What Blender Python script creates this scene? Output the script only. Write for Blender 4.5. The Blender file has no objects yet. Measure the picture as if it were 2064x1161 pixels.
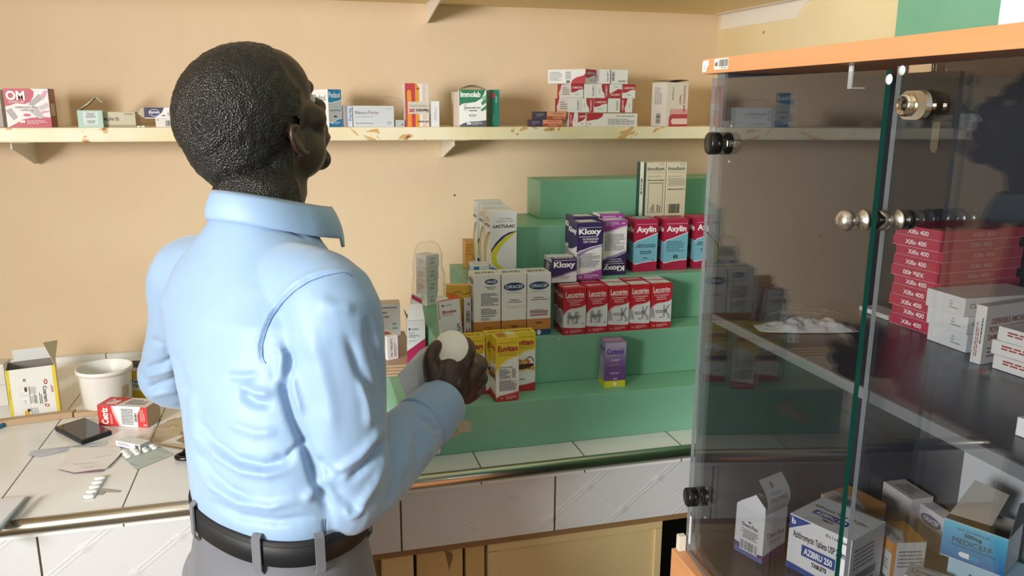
import bpy, bmesh, math, random
import numpy as np
from mathutils import Vector, Matrix, noise
from mathutils.geometry import tessellate_polygon
random.seed(7)
S = bpy.context.scene
COL = S.collection

# ---------------------------------------------------------------- camera
FPX = 1609.6
CAM = np.array([0.0, 0.0, 1.5])
_p, _y, _r = 0.2214, 0.2614, 0.0046
_fw = np.array([math.sin(_y)*math.cos(_p), math.cos(_y)*math.cos(_p), -math.sin(_p)])
_ri = np.array([math.cos(_y), -math.sin(_y), 0.0])
_up = np.cross(_ri, _fw)
_r2 = math.cos(_r)*_ri + math.sin(_r)*_up
_u2 = -math.sin(_r)*_ri + math.cos(_r)*_up
cd = bpy.data.cameras.new('camera')
cam = bpy.data.objects.new('camera', cd)
COL.objects.link(cam)
cd.sensor_width = 36.0
cd.lens = 36.0*FPX/2064.0
cd.clip_start = 0.02
M = Matrix(((_r2[0], _u2[0], -_fw[0], 0), (_r2[1], _u2[1], -_fw[1], 0), (_r2[2], _u2[2], -_fw[2], 1.5), (0, 0, 0, 1)))
cam.matrix_world = M
S.camera = cam

# ---------------------------------------------------------------- world, lights, exposure
S.view_settings.view_transform = 'Standard'
S.view_settings.look = 'None'
S.view_settings.gamma = 1.0
S.view_settings.use_curve_mapping = False
S.view_settings.exposure = 0.25
wd = bpy.data.worlds.new('daylight')
S.world = wd
wd.use_nodes = True
wd.node_tree.nodes['Background'].inputs[0].default_value = (0.86, 0.93, 1.0, 1)
wd.node_tree.nodes['Background'].inputs[1].default_value = 0.56

def area(name, loc, target, sx, sy, power, color, spread=180):
    l = bpy.data.lights.new(name, 'AREA')
    l.shape = 'RECTANGLE'; l.size = sx; l.size_y = sy; l.energy = power; l.color = color
    l.spread = math.radians(spread)
    o = bpy.data.objects.new(name, l)
    o.location = loc
    o.rotation_euler = (Vector(target)-Vector(loc)).to_track_quat('-Z', 'Z').to_euler()
    COL.objects.link(o)
    return o
# daylight through the louvre window in the left wall, behind the photographer's left shoulder
area('window_daylight', (-1.70, -0.40, 1.60), (0.30, 1.9, 1.40), 0.85, 0.6, 92, (1.0, 0.97, 0.93))

# ---------------------------------------------------------------- pixel helpers (photograph rays -> points on real planes)
def ray(x, y): return _fw + (x-1032)/FPX*_r2 - (y-580.5)/FPX*_u2
def atz(x, y, z): d = ray(x, y); return CAM + d*(z-1.5)/d[2]
def aty(x, y, Y): d = ray(x, y); return CAM + d*Y/d[1]
def atx(x, y, X): d = ray(x, y); return CAM + d*X/d[0]
def atd(x, y, D): return CAM + ray(x, y)*D
def pxl(P):
    d = np.asarray(P, float)-CAM; k = d @ _fw
    return np.array([1032+FPX*(d @ _r2)/k, 580.5-FPX*(d @ _u2)/k])

# ---------------------------------------------------------------- materials
def lin(h):
    h = h.lstrip('#'); h = h if len(h) == 6 else ''.join(q*2 for q in h); c = [int(h[i:i+2], 16)/255 for i in (0, 2, 4)]
    return tuple((v/12.92 if v <= .04045 else ((v+.055)/1.055)**2.4) for v in c)+(1,)
_m = {}
def mat(name, col='#ffffff', rough=.5, metal=0, **k):
    if name in _m: return _m[name]
    m = bpy.data.materials.new(name); m.use_nodes = True
    b = m.node_tree.nodes['Principled BSDF']
    b.inputs['Base Color'].default_value = lin(col) if isinstance(col, str) else col
    b.inputs['Roughness'].default_value = rough
    b.inputs['Metallic'].default_value = metal
    for kk, v in k.items(): b.inputs[kk.replace('_', ' ')].default_value = v
    _m[name] = m
    return m
def nd(m, t, **k):
    n = m.node_tree.nodes.new(t)
    for a, v in k.items(): setattr(n, a, v)
    return n
def lk(m, a, b): m.node_tree.links.new(a, b)
def C(h): return mat('card '+h, h, .42)          # printed card
def noise_mix(m, c1, c2, scale, detail=4, lo=.35, hi=.65, coords='Object', rough=.6, stretch=(1, 1, 1)):
    tc = nd(m, 'ShaderNodeTexCoord'); mp = nd(m, 'ShaderNodeMapping'); mp.inputs['Scale'].default_value = stretch
    n = nd(m, 'ShaderNodeTexNoise'); n.inputs['Scale'].default_value = scale; n.inputs['Detail'].default_value = detail
    r = nd(m, 'ShaderNodeValToRGB'); r.color_ramp.elements[0].position = lo; r.color_ramp.elements[1].position = hi
    r.color_ramp.elements[0].color = lin(c1); r.color_ramp.elements[1].color = lin(c2)
    lk(m, tc.outputs[coords], mp.inputs[0]); lk(m, mp.outputs[0], n.inputs[0]); lk(m, n.outputs[0], r.inputs[0])
    return tc, mp, n, r
def bump(m, src, strength, dist):
    b = nd(m, 'ShaderNodeBump'); b.inputs['Strength'].default_value = strength; b.inputs['Distance'].default_value = dist
    lk(m, src, b.inputs['Height'])
    lk(m, b.outputs[0], m.node_tree.nodes['Principled BSDF'].inputs['Normal'])
    return b
def mixc(m, fac, a, b):
    x = nd(m, 'ShaderNodeMix', data_type='RGBA')
    for s, v in ((6, a), (7, b)):
        if isinstance(v, str): x.inputs[s].default_value = lin(v)
        else: lk(m, v, x.inputs[s])
    if isinstance(fac, (int, float)): x.inputs[0].default_value = fac
    else: lk(m, fac, x.inputs[0])
    return x.outputs[2]
def base(m): return m.node_tree.nodes['Principled BSDF'].inputs['Base Color']
def mth(m, op, a, b=None, c=None):
    n = nd(m, 'ShaderNodeMath', operation=op)
    for i, v in enumerate((a, b, c)):
        if v is None: continue
        if isinstance(v, (int, float)): n.inputs[i].default_value = v
        else: lk(m, v, n.inputs[i])
    return n.outputs[0]

def plaster(name, c1, c2, chip):
    m = mat(name, c1, .62)
    tc, mp, n, r = noise_mix(m, c1, c2, 2.2, 5, .3, .7)
    n2 = nd(m, 'ShaderNodeTexNoise'); n2.inputs['Scale'].default_value = 22; n2.inputs['Detail'].default_value = 6
    lk(m, tc.outputs['Object'], n2.inputs[0])
    v = nd(m, 'ShaderNodeTexVoronoi'); v.inputs['Scale'].default_value = 9; lk(m, tc.outputs['Object'], v.inputs[0])
    fac = mth(m, 'LESS_THAN', v.outputs['Distance'], .035)
    lk(m, mixc(m, fac, r.outputs[0], chip), base(m))
    h = mth(m, 'ADD', mth(m, 'MULTIPLY', n2.outputs[0], .6), mth(m, 'MULTIPLY', fac, -.5))
    bump(m, h, .35, .006)
    return m
M_wall = plaster('cream plaster', '#e2c9a6', '#ead3b4', '#8f7250')
M_wallr = plaster('pale yellow plaster', '#e3cfa2', '#ead9b0', '#a08a60')
M_under = plaster('yellow underside paint', '#ead2a0', '#f0daae', '#8f7250')
M_white = mat('white paint', '#e9e2d6', .5)

def shelfpaint():
    m = mat('chipped cream gloss paint', '#efe0b4', .35)
    tc, mp, n, r = noise_mix(m, '#ecdcae', '#f4ead0', 9, 4, .35, .65, stretch=(1, 1, 1))
    n2 = nd(m, 'ShaderNodeTexNoise'); n2.inputs['Scale'].default_value = 26; n2.inputs['Detail'].default_value = 7
    n2.inputs['Distortion'].default_value = 1.2
    mp2 = nd(m, 'ShaderNodeMapping'); mp2.inputs['Scale'].default_value = (.55, 1, 1)
    lk(m, tc.outputs['Object'], mp2.inputs[0]); lk(m, mp2.outputs[0], n2.inputs[0])
    f1 = mth(m, 'GREATER_THAN', n2.outputs[0], .60)
    f2 = mth(m, 'GREATER_THAN', n2.outputs[0], .675)
    a = mixc(m, f1, r.outputs[0], '#d9ab74')
    lk(m, mixc(m, f2, a, '#7d6040'), base(m))
    bump(m, f1, .5, .0015)
    return m
M_shelf = shelfpaint()

def greenpaint():
    m = mat('green gloss paint', '#5aa583', .38)
    tc, mp, n, r = noise_mix(m, '#78b294', '#82ba9c', 5, 4, .3, .7)
    n2 = nd(m, 'ShaderNodeTexNoise'); n2.inputs['Scale'].default_value = 60; lk(m, tc.outputs['Object'], n2.inputs[0])
    v = nd(m, 'ShaderNodeTexVoronoi'); v.inputs['Scale'].default_value = 14; lk(m, tc.outputs['Object'], v.inputs[0])
    fac = mth(m, 'LESS_THAN', v.outputs['Distance'], .03)
    lk(m, mixc(m, fac, r.outputs[0], '#c7d3b4'), base(m))
    bump(m, n2.outputs[0], .12, .002)
    return m
M_green = greenpaint()

def tiletop():
    m = mat('white counter tile', '#dfe0dc', .22)
    tc, mp, n, r = noise_mix(m, '#e0e0de', '#efefee', 6, 5, .3, .75)
    sep = nd(m, 'ShaderNodeSeparateXYZ'); lk(m, tc.outputs['Object'], sep.inputs[0])
    fx = mth(m, 'FRACT', mth(m, 'DIVIDE', mth(m, 'ADD', sep.outputs[0], 20*.1877-.277+.09385), .1877))
    jx = mth(m, 'GREATER_THAN', mth(m, 'ABSOLUTE', mth(m, 'SUBTRACT', fx, .5)), .006)
    inv = mth(m, 'SUBTRACT', 1, jx)
    lk(m, mixc(m, inv, r.outputs[0], '#57503f'), base(m))
    bump(m, jx, .6, .001)
    return m
M_ttop = tiletop()

def quilt():
    m = mat('white quilted wall tile', '#cfd0d2', .25)
    tc = nd(m, 'ShaderNodeTexCoord')
    sep = nd(m, 'ShaderNodeSeparateXYZ'); lk(m, tc.outputs['Object'], sep.inputs[0])
    X = mth(m, 'DIVIDE', mth(m, 'ADD', sep.outputs[0], 10.0), .136)
    Z = mth(m, 'DIVIDE', mth(m, 'ADD', sep.outputs[2], 10.025), .105)
    a = mth(m, 'ABSOLUTE', mth(m, 'SUBTRACT', mth(m, 'FRACT', mth(m, 'ADD', X, Z)), .5))
    b = mth(m, 'ABSOLUTE', mth(m, 'SUBTRACT', mth(m, 'FRACT', mth(m, 'SUBTRACT', X, Z)), .5))
    def ridge(a, w): return mth(m, 'SUBTRACT', 1, mth(m, 'MINIMUM', mth(m, 'DIVIDE', a, w), 1))
    def dbl(a): return mth(m, 'SUBTRACT', ridge(a, .075), mth(m, 'MULTIPLY', ridge(a, .035), 1.0))
    node = mth(m, 'MULTIPLY', ridge(a, .12), ridge(b, .12))
    h = mth(m, 'ADD', mth(m, 'MAXIMUM', dbl(a), dbl(b)), mth(m, 'MULTIPLY', node, 2.2))
    bump(m, h, .42, .0018)
    fx = mth(m, 'FRACT', mth(m, 'DIVIDE', mth(m, 'ADD', sep.outputs[0], 10*.272-.138+.136), .272))
    j = mth(m, 'LESS_THAN', mth(m, 'ABSOLUTE', mth(m, 'SUBTRACT', fx, .5)), .006)
    lk(m, mixc(m, j, '#cfd0d2', '#4a4234'), base(m))
    return m
M_quilt = quilt()

def creamwood(name, c1, c2, c3):
    m = mat(name, c1, .5)
    tc, mp, n, r = noise_mix(m, c1, c2, 5, 5, .3, .7, stretch=(1, 1, .5))
    n2 = nd(m, 'ShaderNodeTexNoise'); n2.inputs['Scale'].default_value = 14; n2.inputs['Detail'].default_value = 8
    mp2 = nd(m, 'ShaderNodeMapping'); mp2.inputs['Scale'].default_value = (1, 1, .35)
    lk(m, tc.outputs['Object'], mp2.inputs[0]); lk(m, mp2.outputs[0], n2.inputs[0])
    f = mth(m, 'GREATER_THAN', n2.outputs[0], .66)
    lk(m, mixc(m, f, r.outputs[0], c3), base(m)); bump(m, n2.outputs[0], .2, .002)
    return m
M_cream = creamwood('cream cupboard paint', '#cdb583', '#d6c090', '#a58a5a')
M_dirty = creamwood('stained cream paint', '#b99a63', '#c9ad78', '#7a5f38')

def woodgrain(name, c1, c2):
    m = mat(name, c1, .38)
    tc, mp, n, r = noise_mix(m, c1, c2, 18, 6, .3, .7, stretch=(1, .12, 4))
    lk(m, r.outputs[0], base(m))
    return m
M_beech = woodgrain('orange beech laminate', '#c98c5c', '#d0976a')
M_char = mat('charcoal laminate', '#3b3d45', .32)
M_charp = mat('charcoal shelf laminate', '#44464e', .28)
M_edge = mat('grey edge band', '#6d7275', .35)
M_steel = mat('brushed steel trim', '#c9c4b8', .27, 1)
M_chrome = mat('polished chrome', '#e8dfcf', .13, 1)
M_nickel = mat('satin nickel', '#cfcac2', .28, 1)
M_black = mat('black plastic', '#0b0c0e', .28)
M_blackm = mat('black matte', '#111114', .6)
M_card = mat('brown cardboard', '#b89b7c', .8)
M_cardin = mat('grey card inside', '#9a948c', .8)
M_cwhite = C('#eceef0')
M_dark = mat('dark void', '#0c0a09', .9)
M_floor = mat('cement floor', '#6d645a', .7)
M_pvc = mat('white bucket plastic', '#e9e7e2', .38, 0)
M_foil = mat('crinkled foil', '#e3e9ee', .3, .45)

def clear(name, tint, refl=1.0, rough=.02, r0=.04, bumpy=0):
    """thin clear sheet: Schlick reflection over a tinted transparent layer"""
    m = bpy.data.materials.new(name); m.use_nodes = True
    nt = m.node_tree; nt.nodes.clear()
    o = nt.nodes.new('ShaderNodeOutputMaterial'); t = nt.nodes.new('ShaderNodeBsdfTransparent')
    g = nt.nodes.new('ShaderNodeBsdfGlossy'); f = nt.nodes.new('ShaderNodeLayerWeight'); mx = nt.nodes.new('ShaderNodeMixShader')
    f.inputs[0].default_value = .5
    t.inputs[0].default_value = tint; g.inputs['Roughness'].default_value = rough
    def M_(op, a, b):
        n = nt.nodes.new('ShaderNodeMath'); n.operation = op; n.use_clamp = op == 'MULTIPLY'
        for i, v in enumerate((a, b)):
            if isinstance(v, float): n.inputs[i].default_value = v
            else: nt.links.new(v, n.inputs[i])
        return n.outputs[0]
    F = M_('MULTIPLY', M_('ADD', M_('MULTIPLY', M_('POWER', f.outputs['Facing'], 5.0), 1-r0), r0), float(refl))
    nt.links.new(F, mx.inputs[0])
    nt.links.new(t.outputs[0], mx.inputs[1]); nt.links.new(g.outputs[0], mx.inputs[2]); nt.links.new(mx.outputs[0], o.inputs[0])
    if bumpy:
        n = nt.nodes.new('ShaderNodeTexNoise'); n.inputs['Scale'].default_value = bumpy
        b = nt.nodes.new('ShaderNodeBump'); b.inputs['Distance'].default_value = .01; b.inputs['Strength'].default_value = 1
        nt.links.new(n.outputs[0], b.inputs['Height']); nt.links.new(b.outputs[0], g.inputs['Normal'])
    return m
M_glass = clear('smoked cabinet glass', (.86, .87, .88, 1), 1.5)
M_gedge = mat('green glass edge', '#0d3a32', .12)
M_gedge2 = mat('pale ground glass edge', '#8d9296', .3)
M_bag = clear('clear plastic film', (.975, .975, .975, 1), .8, .18, .03, 40)

# ---------------------------------------------------------------- mesh builder
class MB:
    def __init__(s): s.v = []; s.f = []; s.m = []; s.mats = []; s.sm = []
    def mi(s, m):
        if m not in s.mats: s.mats.append(m)
        return s.mats.index(m)
    def face(s, pts, m, smooth=False):
        i = len(s.v); s.v += [tuple(p) for p in pts]; s.f.append(tuple(range(i, i+len(pts)))); s.m.append(s.mi(m)); s.sm.append(smooth)
    def mesh(s, V, Fs, m, smooth=False):
        i = len(s.v); s.v += [tuple(p) for p in V]; k = s.mi(m)
        for f in Fs: s.f.append(tuple(i+j for j in f)); s.m.append(k); s.sm.append(smooth)
    def box(s, a, b, m, bev=0):
        (x0, y0, z0), (x1, y1, z1) = a, b
        V = [(x0, y0, z0), (x1, y0, z0), (x1, y1, z0), (x0, y1, z0), (x0, y0, z1), (x1, y0, z1), (x1, y1, z1), (x0, y1, z1)]
        Fs = [(0, 3, 2, 1), (4, 5, 6, 7), (0, 1, 5, 4), (1, 2, 6, 5), (2, 3, 7, 6), (3, 0, 4, 7)]
        if bev:
            bm = bmesh.new(); vs = [bm.verts.new(v) for v in V]
            for f in Fs: bm.faces.new([vs[i] for i in f])
            bmesh.ops.bevel(bm, geom=bm.edges[:], offset=bev, segments=2, affect='EDGES', profile=.6)
            bm.verts.index_update()
            s.mesh([v.co[:] for v in bm.verts], [[v.index for v in f.verts] for f in bm.faces], m)
            bm.free()
        else: s.mesh(V, Fs, m)
    def tube(s, pts, rad, m, n=16, cap=True, smooth=True, squash=None):
        pts = [Vector(p) for p in pts]; N = len(pts)
        if not hasattr(rad, '__len__'): rad = [rad]*N
        V = []; Fs = []; prev = None
        for i, p in enumerate(pts):
            t = (pts[min(i+1, N-1)]-pts[max(i-1, 0)]).normalized()
            if prev is None:
                a = t.orthogonal().normalized()
            else:
                a = (prev-t*prev.dot(t)).normalized()
            prev = a; b = t.cross(a)
            for k in range(n):
                q = 2*math.pi*k/n
                V.append(p+(a*math.cos(q)+b*math.sin(q))*rad[i])
        for i in range(N-1):
            for k in range(n):
                Fs.append((i*n+k, i*n+(k+1) % n, (i+1)*n+(k+1) % n, (i+1)*n+k))
        if cap: Fs.append(tuple(range(n))[::-1]); Fs.append(tuple((N-1)*n+k for k in range(n)))
        s.mesh([v[:] for v in V], Fs, m, smooth)
    def lathe(s, prof, m, n=40, origin=(0, 0, 0), axis=None, smooth=True, cap=False, sc=1):
        V = []; Fs = []; prof = [(a*sc, b*sc) for a, b in prof]
        R = Vector((0, 0, 1)).rotation_difference(Vector(axis)).to_matrix() if axis else Matrix.Identity(3)
        for r, z in prof:
            for k in range(n):
                q = 2*math.pi*k/n
                V.append((R @ Vector((r*math.cos(q), r*math.sin(q), z)))+Vector(origin))
        for i in range(len(prof)-1):
            for k in range(n): Fs.append((i*n+k, i*n+(k+1) % n, (i+1)*n+(k+1) % n, (i+1)*n+k))
        if cap: Fs.append(tuple(range(n))[::-1]); Fs.append(tuple((len(prof)-1)*n+k for k in range(n)))
        s.mesh([v[:] for v in V], Fs, m, smooth)
    def slab(s, pts, th, m, m2=None):
        """thin sheet of card: a polygon with real thickness"""
        P = [Vector(p) for p in pts]
        n = Vector((0, 0, 0))
        for i in range(len(P)): n += P[i].cross(P[(i+1) % len(P)])
        n.normalize(); B = [p-n*th for p in P]
        s.face([p[:] for p in P], m); s.face([p[:] for p in B[::-1]], m2 or m)
        for i in range(len(P)):
            j = (i+1) % len(P); s.face([P[i][:], B[i][:], B[j][:], P[j][:]], m)
    def sheet(s, fn, nu, nv, m, th=0, smooth=True):
        """curved sheet from fn(u,v)->point; doubled when th>0"""
        V = [Vector(fn(i/nu, j/nv)) for j in range(nv+1) for i in range(nu+1)]
        Fs = [(j*(nu+1)+i, j*(nu+1)+i+1, (j+1)*(nu+1)+i+1, (j+1)*(nu+1)+i) for j in range(nv) for i in range(nu)]
        s.mesh([v[:] for v in V], Fs, m, smooth)
        if th:
            s.mesh([(v-Vector((0, 0, th)))[:] for v in V], [f[::-1] for f in Fs], m, smooth)
    def build(s, name, parent=None, loc=None, rz=0):
        me = bpy.data.meshes.new(name)
        me.from_pydata(s.v, [], s.f)
        for m in s.mats: me.materials.append(m)
        me.polygons.foreach_set('material_index', s.m); me.polygons.foreach_set('use_smooth', s.sm)
        me.update()
        o = bpy.data.objects.new(name, me); COL.objects.link(o)
        if parent: o.parent = parent
        if loc is not None: o.location = loc; o.rotation_euler = (0, 0, rz)
        return o

def tag(o, label, cat, group=None, kind=None):
    if label: o['label'] = label
    if cat: o['category'] = cat
    if group: o['group'] = group
    if kind: o['kind'] = kind
    return o
def empty(name, loc, label, cat, group=None, rz=0):
    o = bpy.data.objects.new(name, None); COL.objects.link(o); o.location = loc; o.rotation_euler = (0, 0, rz)
    o.empty_display_size = .05
    return tag(o, label, cat, group)
def struct(o): o['kind'] = 'structure'; return o

# ---------------------------------------------------------------- text and print
_tc = {}
def text_mesh(s, bold, ital=False):
    key = (s, bold, ital)
    if key in _tc: return _tc[key]
    cu = bpy.data.curves.new('t', 'FONT'); cu.body = s; cu.size = 1; cu.offset = {0: 0, 1: .018, 2: .035}[int(bold)]
    cu.shear = .3 if ital else 0
    cu.resolution_u = 3
    o = bpy.data.objects.new('t', cu); COL.objects.link(o)
    dg = bpy.context.evaluated_depsgraph_get(); dg.update()
    me = o.evaluated_get(dg).to_mesh()
    V = np.array([v.co[:2] for v in me.vertices]) if len(me.vertices) else np.zeros((0, 2))
    F = [tuple(p.vertices) for p in me.polygons]
    o.evaluated_get(dg).to_mesh_clear()
    bpy.data.objects.remove(o); bpy.data.curves.remove(cu)
    if len(V):
        lo = V.min(0); hi = V.max(0); V = (V-lo)/np.maximum(hi-lo, 1e-6)
        asp = (hi-lo)[0]/(hi-lo)[1]
    else: asp = 1
    _tc[key] = (V, F, asp)
    return _tc[key]

class Face:
    """a rectangular face of a carton: origin O, unit vectors U (right) and V (up), size w*h, outward normal N"""
    def __init__(s, mb, O, U, V, w, h, layer0=1):
        s.mb = mb; s.O = Vector(O); s.U = Vector(U); s.V = Vector(V); s.w = w; s.h = h; s.N = s.U.cross(s.V); s.k = layer0
    def P(s, u, v): return (s.O+s.U*(u*s.w)+s.V*(v*s.h)+s.N*(.00011*s.k))[:]
    def rect(s, c, u0, v0, u1, v1):
        s.mb.face([s.P(u0, v0), s.P(u1, v0), s.P(u1, v1), s.P(u0, v1)], C(c)); s.k += 1
    def poly(s, c, pts):
        pts = [Vector((p[0], p[1], 0)) for p in pts]
        tr = tessellate_polygon([pts])
        s.mb.mesh([s.P(p.x, p.y) for p in pts], [t if (pts[t[1]]-pts[t[0]]).cross(pts[t[2]]-pts[t[0]]).z > 0 else t[::-1] for t in tr], C(c)); s.k += 1
    def wave(s, c, va, vb, edge, amp=0.0, n=14, u0=0, u1=1):
        """band between v=edge and an S curve running from va (left) to vb (right)"""
        cur = []
        for i in range(n+1):
            t = i/n; e = t*t*(3-2*t)
            cur.append((u0+(u1-u0)*t, va+(vb-va)*e+amp*math.sin(2*math.pi*t)))
        s.poly(c, [(u0, edge)]+cur+[(u1, edge)] if True else cur)
    def arc(s, c, pts_out, pts_in): s.poly(c, pts_out+pts_in[::-1])
    def ell(s, c, cu, cv, ru, rv, n=20, a0=0, a1=360):
        s.poly(c, [(cu+ru*math.cos(math.radians(a0+(a1-a0)*i/n)), cv+rv*math.sin(math.radians(a0+(a1-a0)*i/n))) for i in range(n if a1-a0 == 360 else n+1)])
    def text(s, c, t, u0, v0, u1, v1, rot=0, bold=1, ital=False):
        V, F, asp = text_mesh(t, bold, ital)
        if not len(V): return
        if rot == 0: q = lambda x, y: (u0+x*(u1-u0), v0+y*(v1-v0))
        elif rot == 180: q = lambda x, y: (u1-x*(u1-u0), v1-y*(v1-v0))
        elif rot == 90: q = lambda x, y: (u1-y*(u1-u0), v0+x*(v1-v0))
        else: q = lambda x, y: (u0+y*(u1-u0), v1-x*(v1-v0))
        s.mb.mesh([s.P(*q(x, y)) for x, y in V], F, C(c)); s.k += 1
    def micro(s, c, u0, v0, u1, v1, n, center=False, seed=1, vert=False, fill=.45):
        """rows of print too small to read"""
        r = random.Random(seed+n)
        for i in range(n):
            a = (i+.5-fill/2)/n; b = (i+.5+fill/2)/n
            L = r.uniform(.55, 1) if (center or i == n-1 or r.random() < .3) else 1
            st = (1-L)/2 if center else 0
            x = st
            while x < st+L:
                wl = min(r.uniform(.05, .16), st+L-x)
                if wl < .015: break
                A = (x, a); B = (x+wl, b)
                if vert: s_ = (u0+A[1]*(u1-u0), v0+A[0]*(v1-v0), u0+B[1]*(u1-u0), v0+B[0]*(v1-v0))
                else: s_ = (u0+A[0]*(u1-u0), v0+A[1]*(v1-v0), u0+B[0]*(u1-u0), v0+B[1]*(v1-v0))
                s.mb.face([s.P(s_[0], s_[1]), s.P(s_[2], s_[1]), s.P(s_[2], s_[3]), s.P(s_[0], s_[3])], C(c))
                x += wl+.025
        s.k += 1
    def bars(s, u0, v0, u1, v1, seed=3, vert=False, c='#26262a'):
        r = random.Random(seed); x = 0
        while x < 1:
            wl = r.choice((.012, .02, .035))
            if vert: s.mb.face([s.P(u0, v0+x*(v1-v0)), s.P(u1, v0+x*(v1-v0)), s.P(u1, v0+min(x+wl, 1)*(v1-v0)), s.P(u0, v0+min(x+wl, 1)*(v1-v0))], C(c))
            else: s.mb.face([s.P(u0+x*(u1-u0), v0), s.P(u0+min(x+wl, 1)*(u1-u0), v0), s.P(u0+min(x+wl, 1)*(u1-u0), v1), s.P(u0+x*(u1-u0), v1)], C(c))
            x += wl+r.choice((.012, .02, .03))
        s.k += 1

def carton(w, d, h, col, arts=None, open_top=False, inside='#8d8780', seam=True):
    """origin: middle of the base. front = -y. returns MB and its faces"""
    mb = MB(); hw, hd = w/2, d/2; m = C(col)
    if open_top:
        t = .0008; mi_ = mat('card inside '+inside, inside, .8)
        mb.box((-hw, -hd, 0), (hw, -hd+t, h), m); mb.box((-hw, hd-t, 0), (hw, hd, h), m)
        mb.box((-hw, -hd+t, 0), (-hw+t, hd-t, h), m); mb.box((hw-t, -hd+t, 0), (hw, hd-t, h), m)
        mb.box((-hw+t, -hd+t, 0), (hw-t, hd-t, t), mi_)
        g = t+.0003
        mb.face([(-hw+g, -hd+g, 0), (hw-g, -hd+g, 0), (hw-g, -hd+g, h), (-hw+g, -hd+g, h)][::-1], mi_)
        mb.face([(-hw+g, hd-g, 0), (hw-g, hd-g, 0), (hw-g, hd-g, h), (-hw+g, hd-g, h)], mi_)
        mb.face([(-hw+g, -hd+g, 0), (-hw+g, hd-g, 0), (-hw+g, hd-g, h), (-hw+g, -hd+g, h)], mi_)
        mb.face([(hw-g, -hd+g, 0), (hw-g, hd-g, 0), (hw-g, hd-g, h), (hw-g, -hd+g, h)][::-1], mi_)
    else:
        mb.box((-hw, -hd, 0), (hw, hd, h), m, bev=min(.0009, w*.02))
    X, Y, Z = Vector((1, 0, 0)), Vector((0, 1, 0)), Vector((0, 0, 1))
    fs = {'F': Face(mb, (-hw, -hd, 0), X, Z, w, h), 'R': Face(mb, (hw, -hd, 0), Y, Z, d, h),
          'L': Face(mb, (-hw, hd, 0), -Y, Z, d, h), 'T': Face(mb, (-hw, -hd, h), X, Y, w, d),
          'B': Face(mb, (hw, hd, 0), -X, Z, w, h)}
    if seam and not open_top:
        fs['T'].rect('#6e6a66', .03, .955, .97, .975)
    for k, fn in (arts or {}).items():
        if k in fs: fn(fs[k])
    return mb, fs

def solve_w(P0, r, x1, y):
    """width along direction r so that the far corner falls on image column x1"""
    u = np.array([math.cos(r), math.sin(r), 0]); lo, hi = .002, .9
    for _ in range(40):
        m_ = (lo+hi)/2
        if pxl(P0+u*m_)[0] < x1: lo = m_
        else: hi = m_
    return (lo+hi)/2
BOXES = []
def put(name, label, x0, x1, yb, yt, y, z, d, col, arts, group=None, rot=0, cat='medicine box', h=None, lean=0, **k):
    """carton standing on the horizontal surface z, its front-left bottom edge in the plane y"""
    r = math.radians(rot)
    P0 = aty(x0, yb, y); z0m = P0[2]; P0[2] = z
    w = solve_w(P0, r, x1, yb)
    if h is None: h = aty(x0, yt, y)[2]-z0m
    u = np.array([math.cos(r), math.sin(r), 0]); a = np.array([-math.sin(r), math.cos(r), 0])
    c = P0+u*w/2+a*d/2
    mb, fs = carton(w, d, h, col, arts, **k)
    o = mb.build(name, loc=c, rz=r)
    if lean: o.rotation_euler = (0, math.radians(lean), r)
    tag(o, label, cat, group)
    o['_'] = 0; del o['_']
    return o, w, h, c
def putz(name, label, bl, br, yt, z, d, col, arts, group=None, cat='medicine box', h=None, w=None, **k):
    """carton whose two lower front corners are seen at bl and br on surface z"""
    P0 = atz(bl[0], bl[1], z); P1 = atz(br[0], br[1], z)
    v = P1-P0; W_ = float(np.linalg.norm(v)); r = math.atan2(v[1], v[0])
    if w: W_ = w
    if P0[0] > .5 and P0[1] < 1.0: d = max(.01, min(d, (XB-.012-max(P0[0], P1[0]))/abs(math.sin(r))))
    if h is None:
        # height from the left edge's top pixel, at the same horizontal place
        lo, hi = .001, .6
        for _ in range(40):
            m_ = (lo+hi)/2
            if pxl(P0+np.array([0, 0, m_]))[1] > yt: lo = m_
            else: hi = m_
        h = lo
    u = np.array([math.cos(r), math.sin(r), 0]); a = np.array([-math.sin(r), math.cos(r), 0])
    c = P0+u*W_/2+a*d/2
    mb, fs = carton(W_, d, h, col, arts, **k)
    o = mb.build(name, loc=c, rz=r)
    tag(o, label, cat, group)
    return o, W_, h, c

# ================================================================ the room
D = 2.066; ZC = 0.9
def prism(name, poly, z0, z1, m, kind=True):
    mb = MB(); n = len(poly)
    mb.face([(x, y, z0) for x, y in poly][::-1], m); mb.face([(x, y, z1) for x, y in poly], m)
    for i in range(n):
        a, b = poly[i], poly[(i+1) % n]
        mb.face([(a[0], a[1], z0), (b[0], b[1], z0), (b[0], b[1], z1), (a[0], a[1], z1)], m)
    o = mb.build(name)
    return struct(o) if kind else o
XR = lambda y: 1.133+(D-y)*.0745          # the right wall is a few degrees out of square
prism('floor', [(-1.6, -1.7), (1.6, -1.7), (1.6, D+.12), (-1.6, D+.12)], -.05, 0, M_floor)
prism('wall_back', [(-1.6, D), (1.35, D), (1.35, D+.12), (-1.6, D+.12)], 0, 2.6, M_wall)
# right wall: pale yellow plaster, green gloss paint nearer the camera
GY = aty(1808, 60, 1)[1]
_d = ray(1808, 60); t_ = (1.133+D*.0745)/(_d[0]+.0745*_d[1]); GY = float(_d[1]*t_)
prism('wall_right', [(XR(D), D), (XR(GY), GY), (XR(GY)+.12, GY), (XR(D)+.25, D)], 0, 2.6, M_wallr)
prism('wall_right_near', [(XR(GY)-.004, GY), (XR(-1.6)-.004, -1.6), (XR(-1.6)+.12, -1.6), (XR(GY)+.12, GY)], 0, 2.6, M_green)
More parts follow.
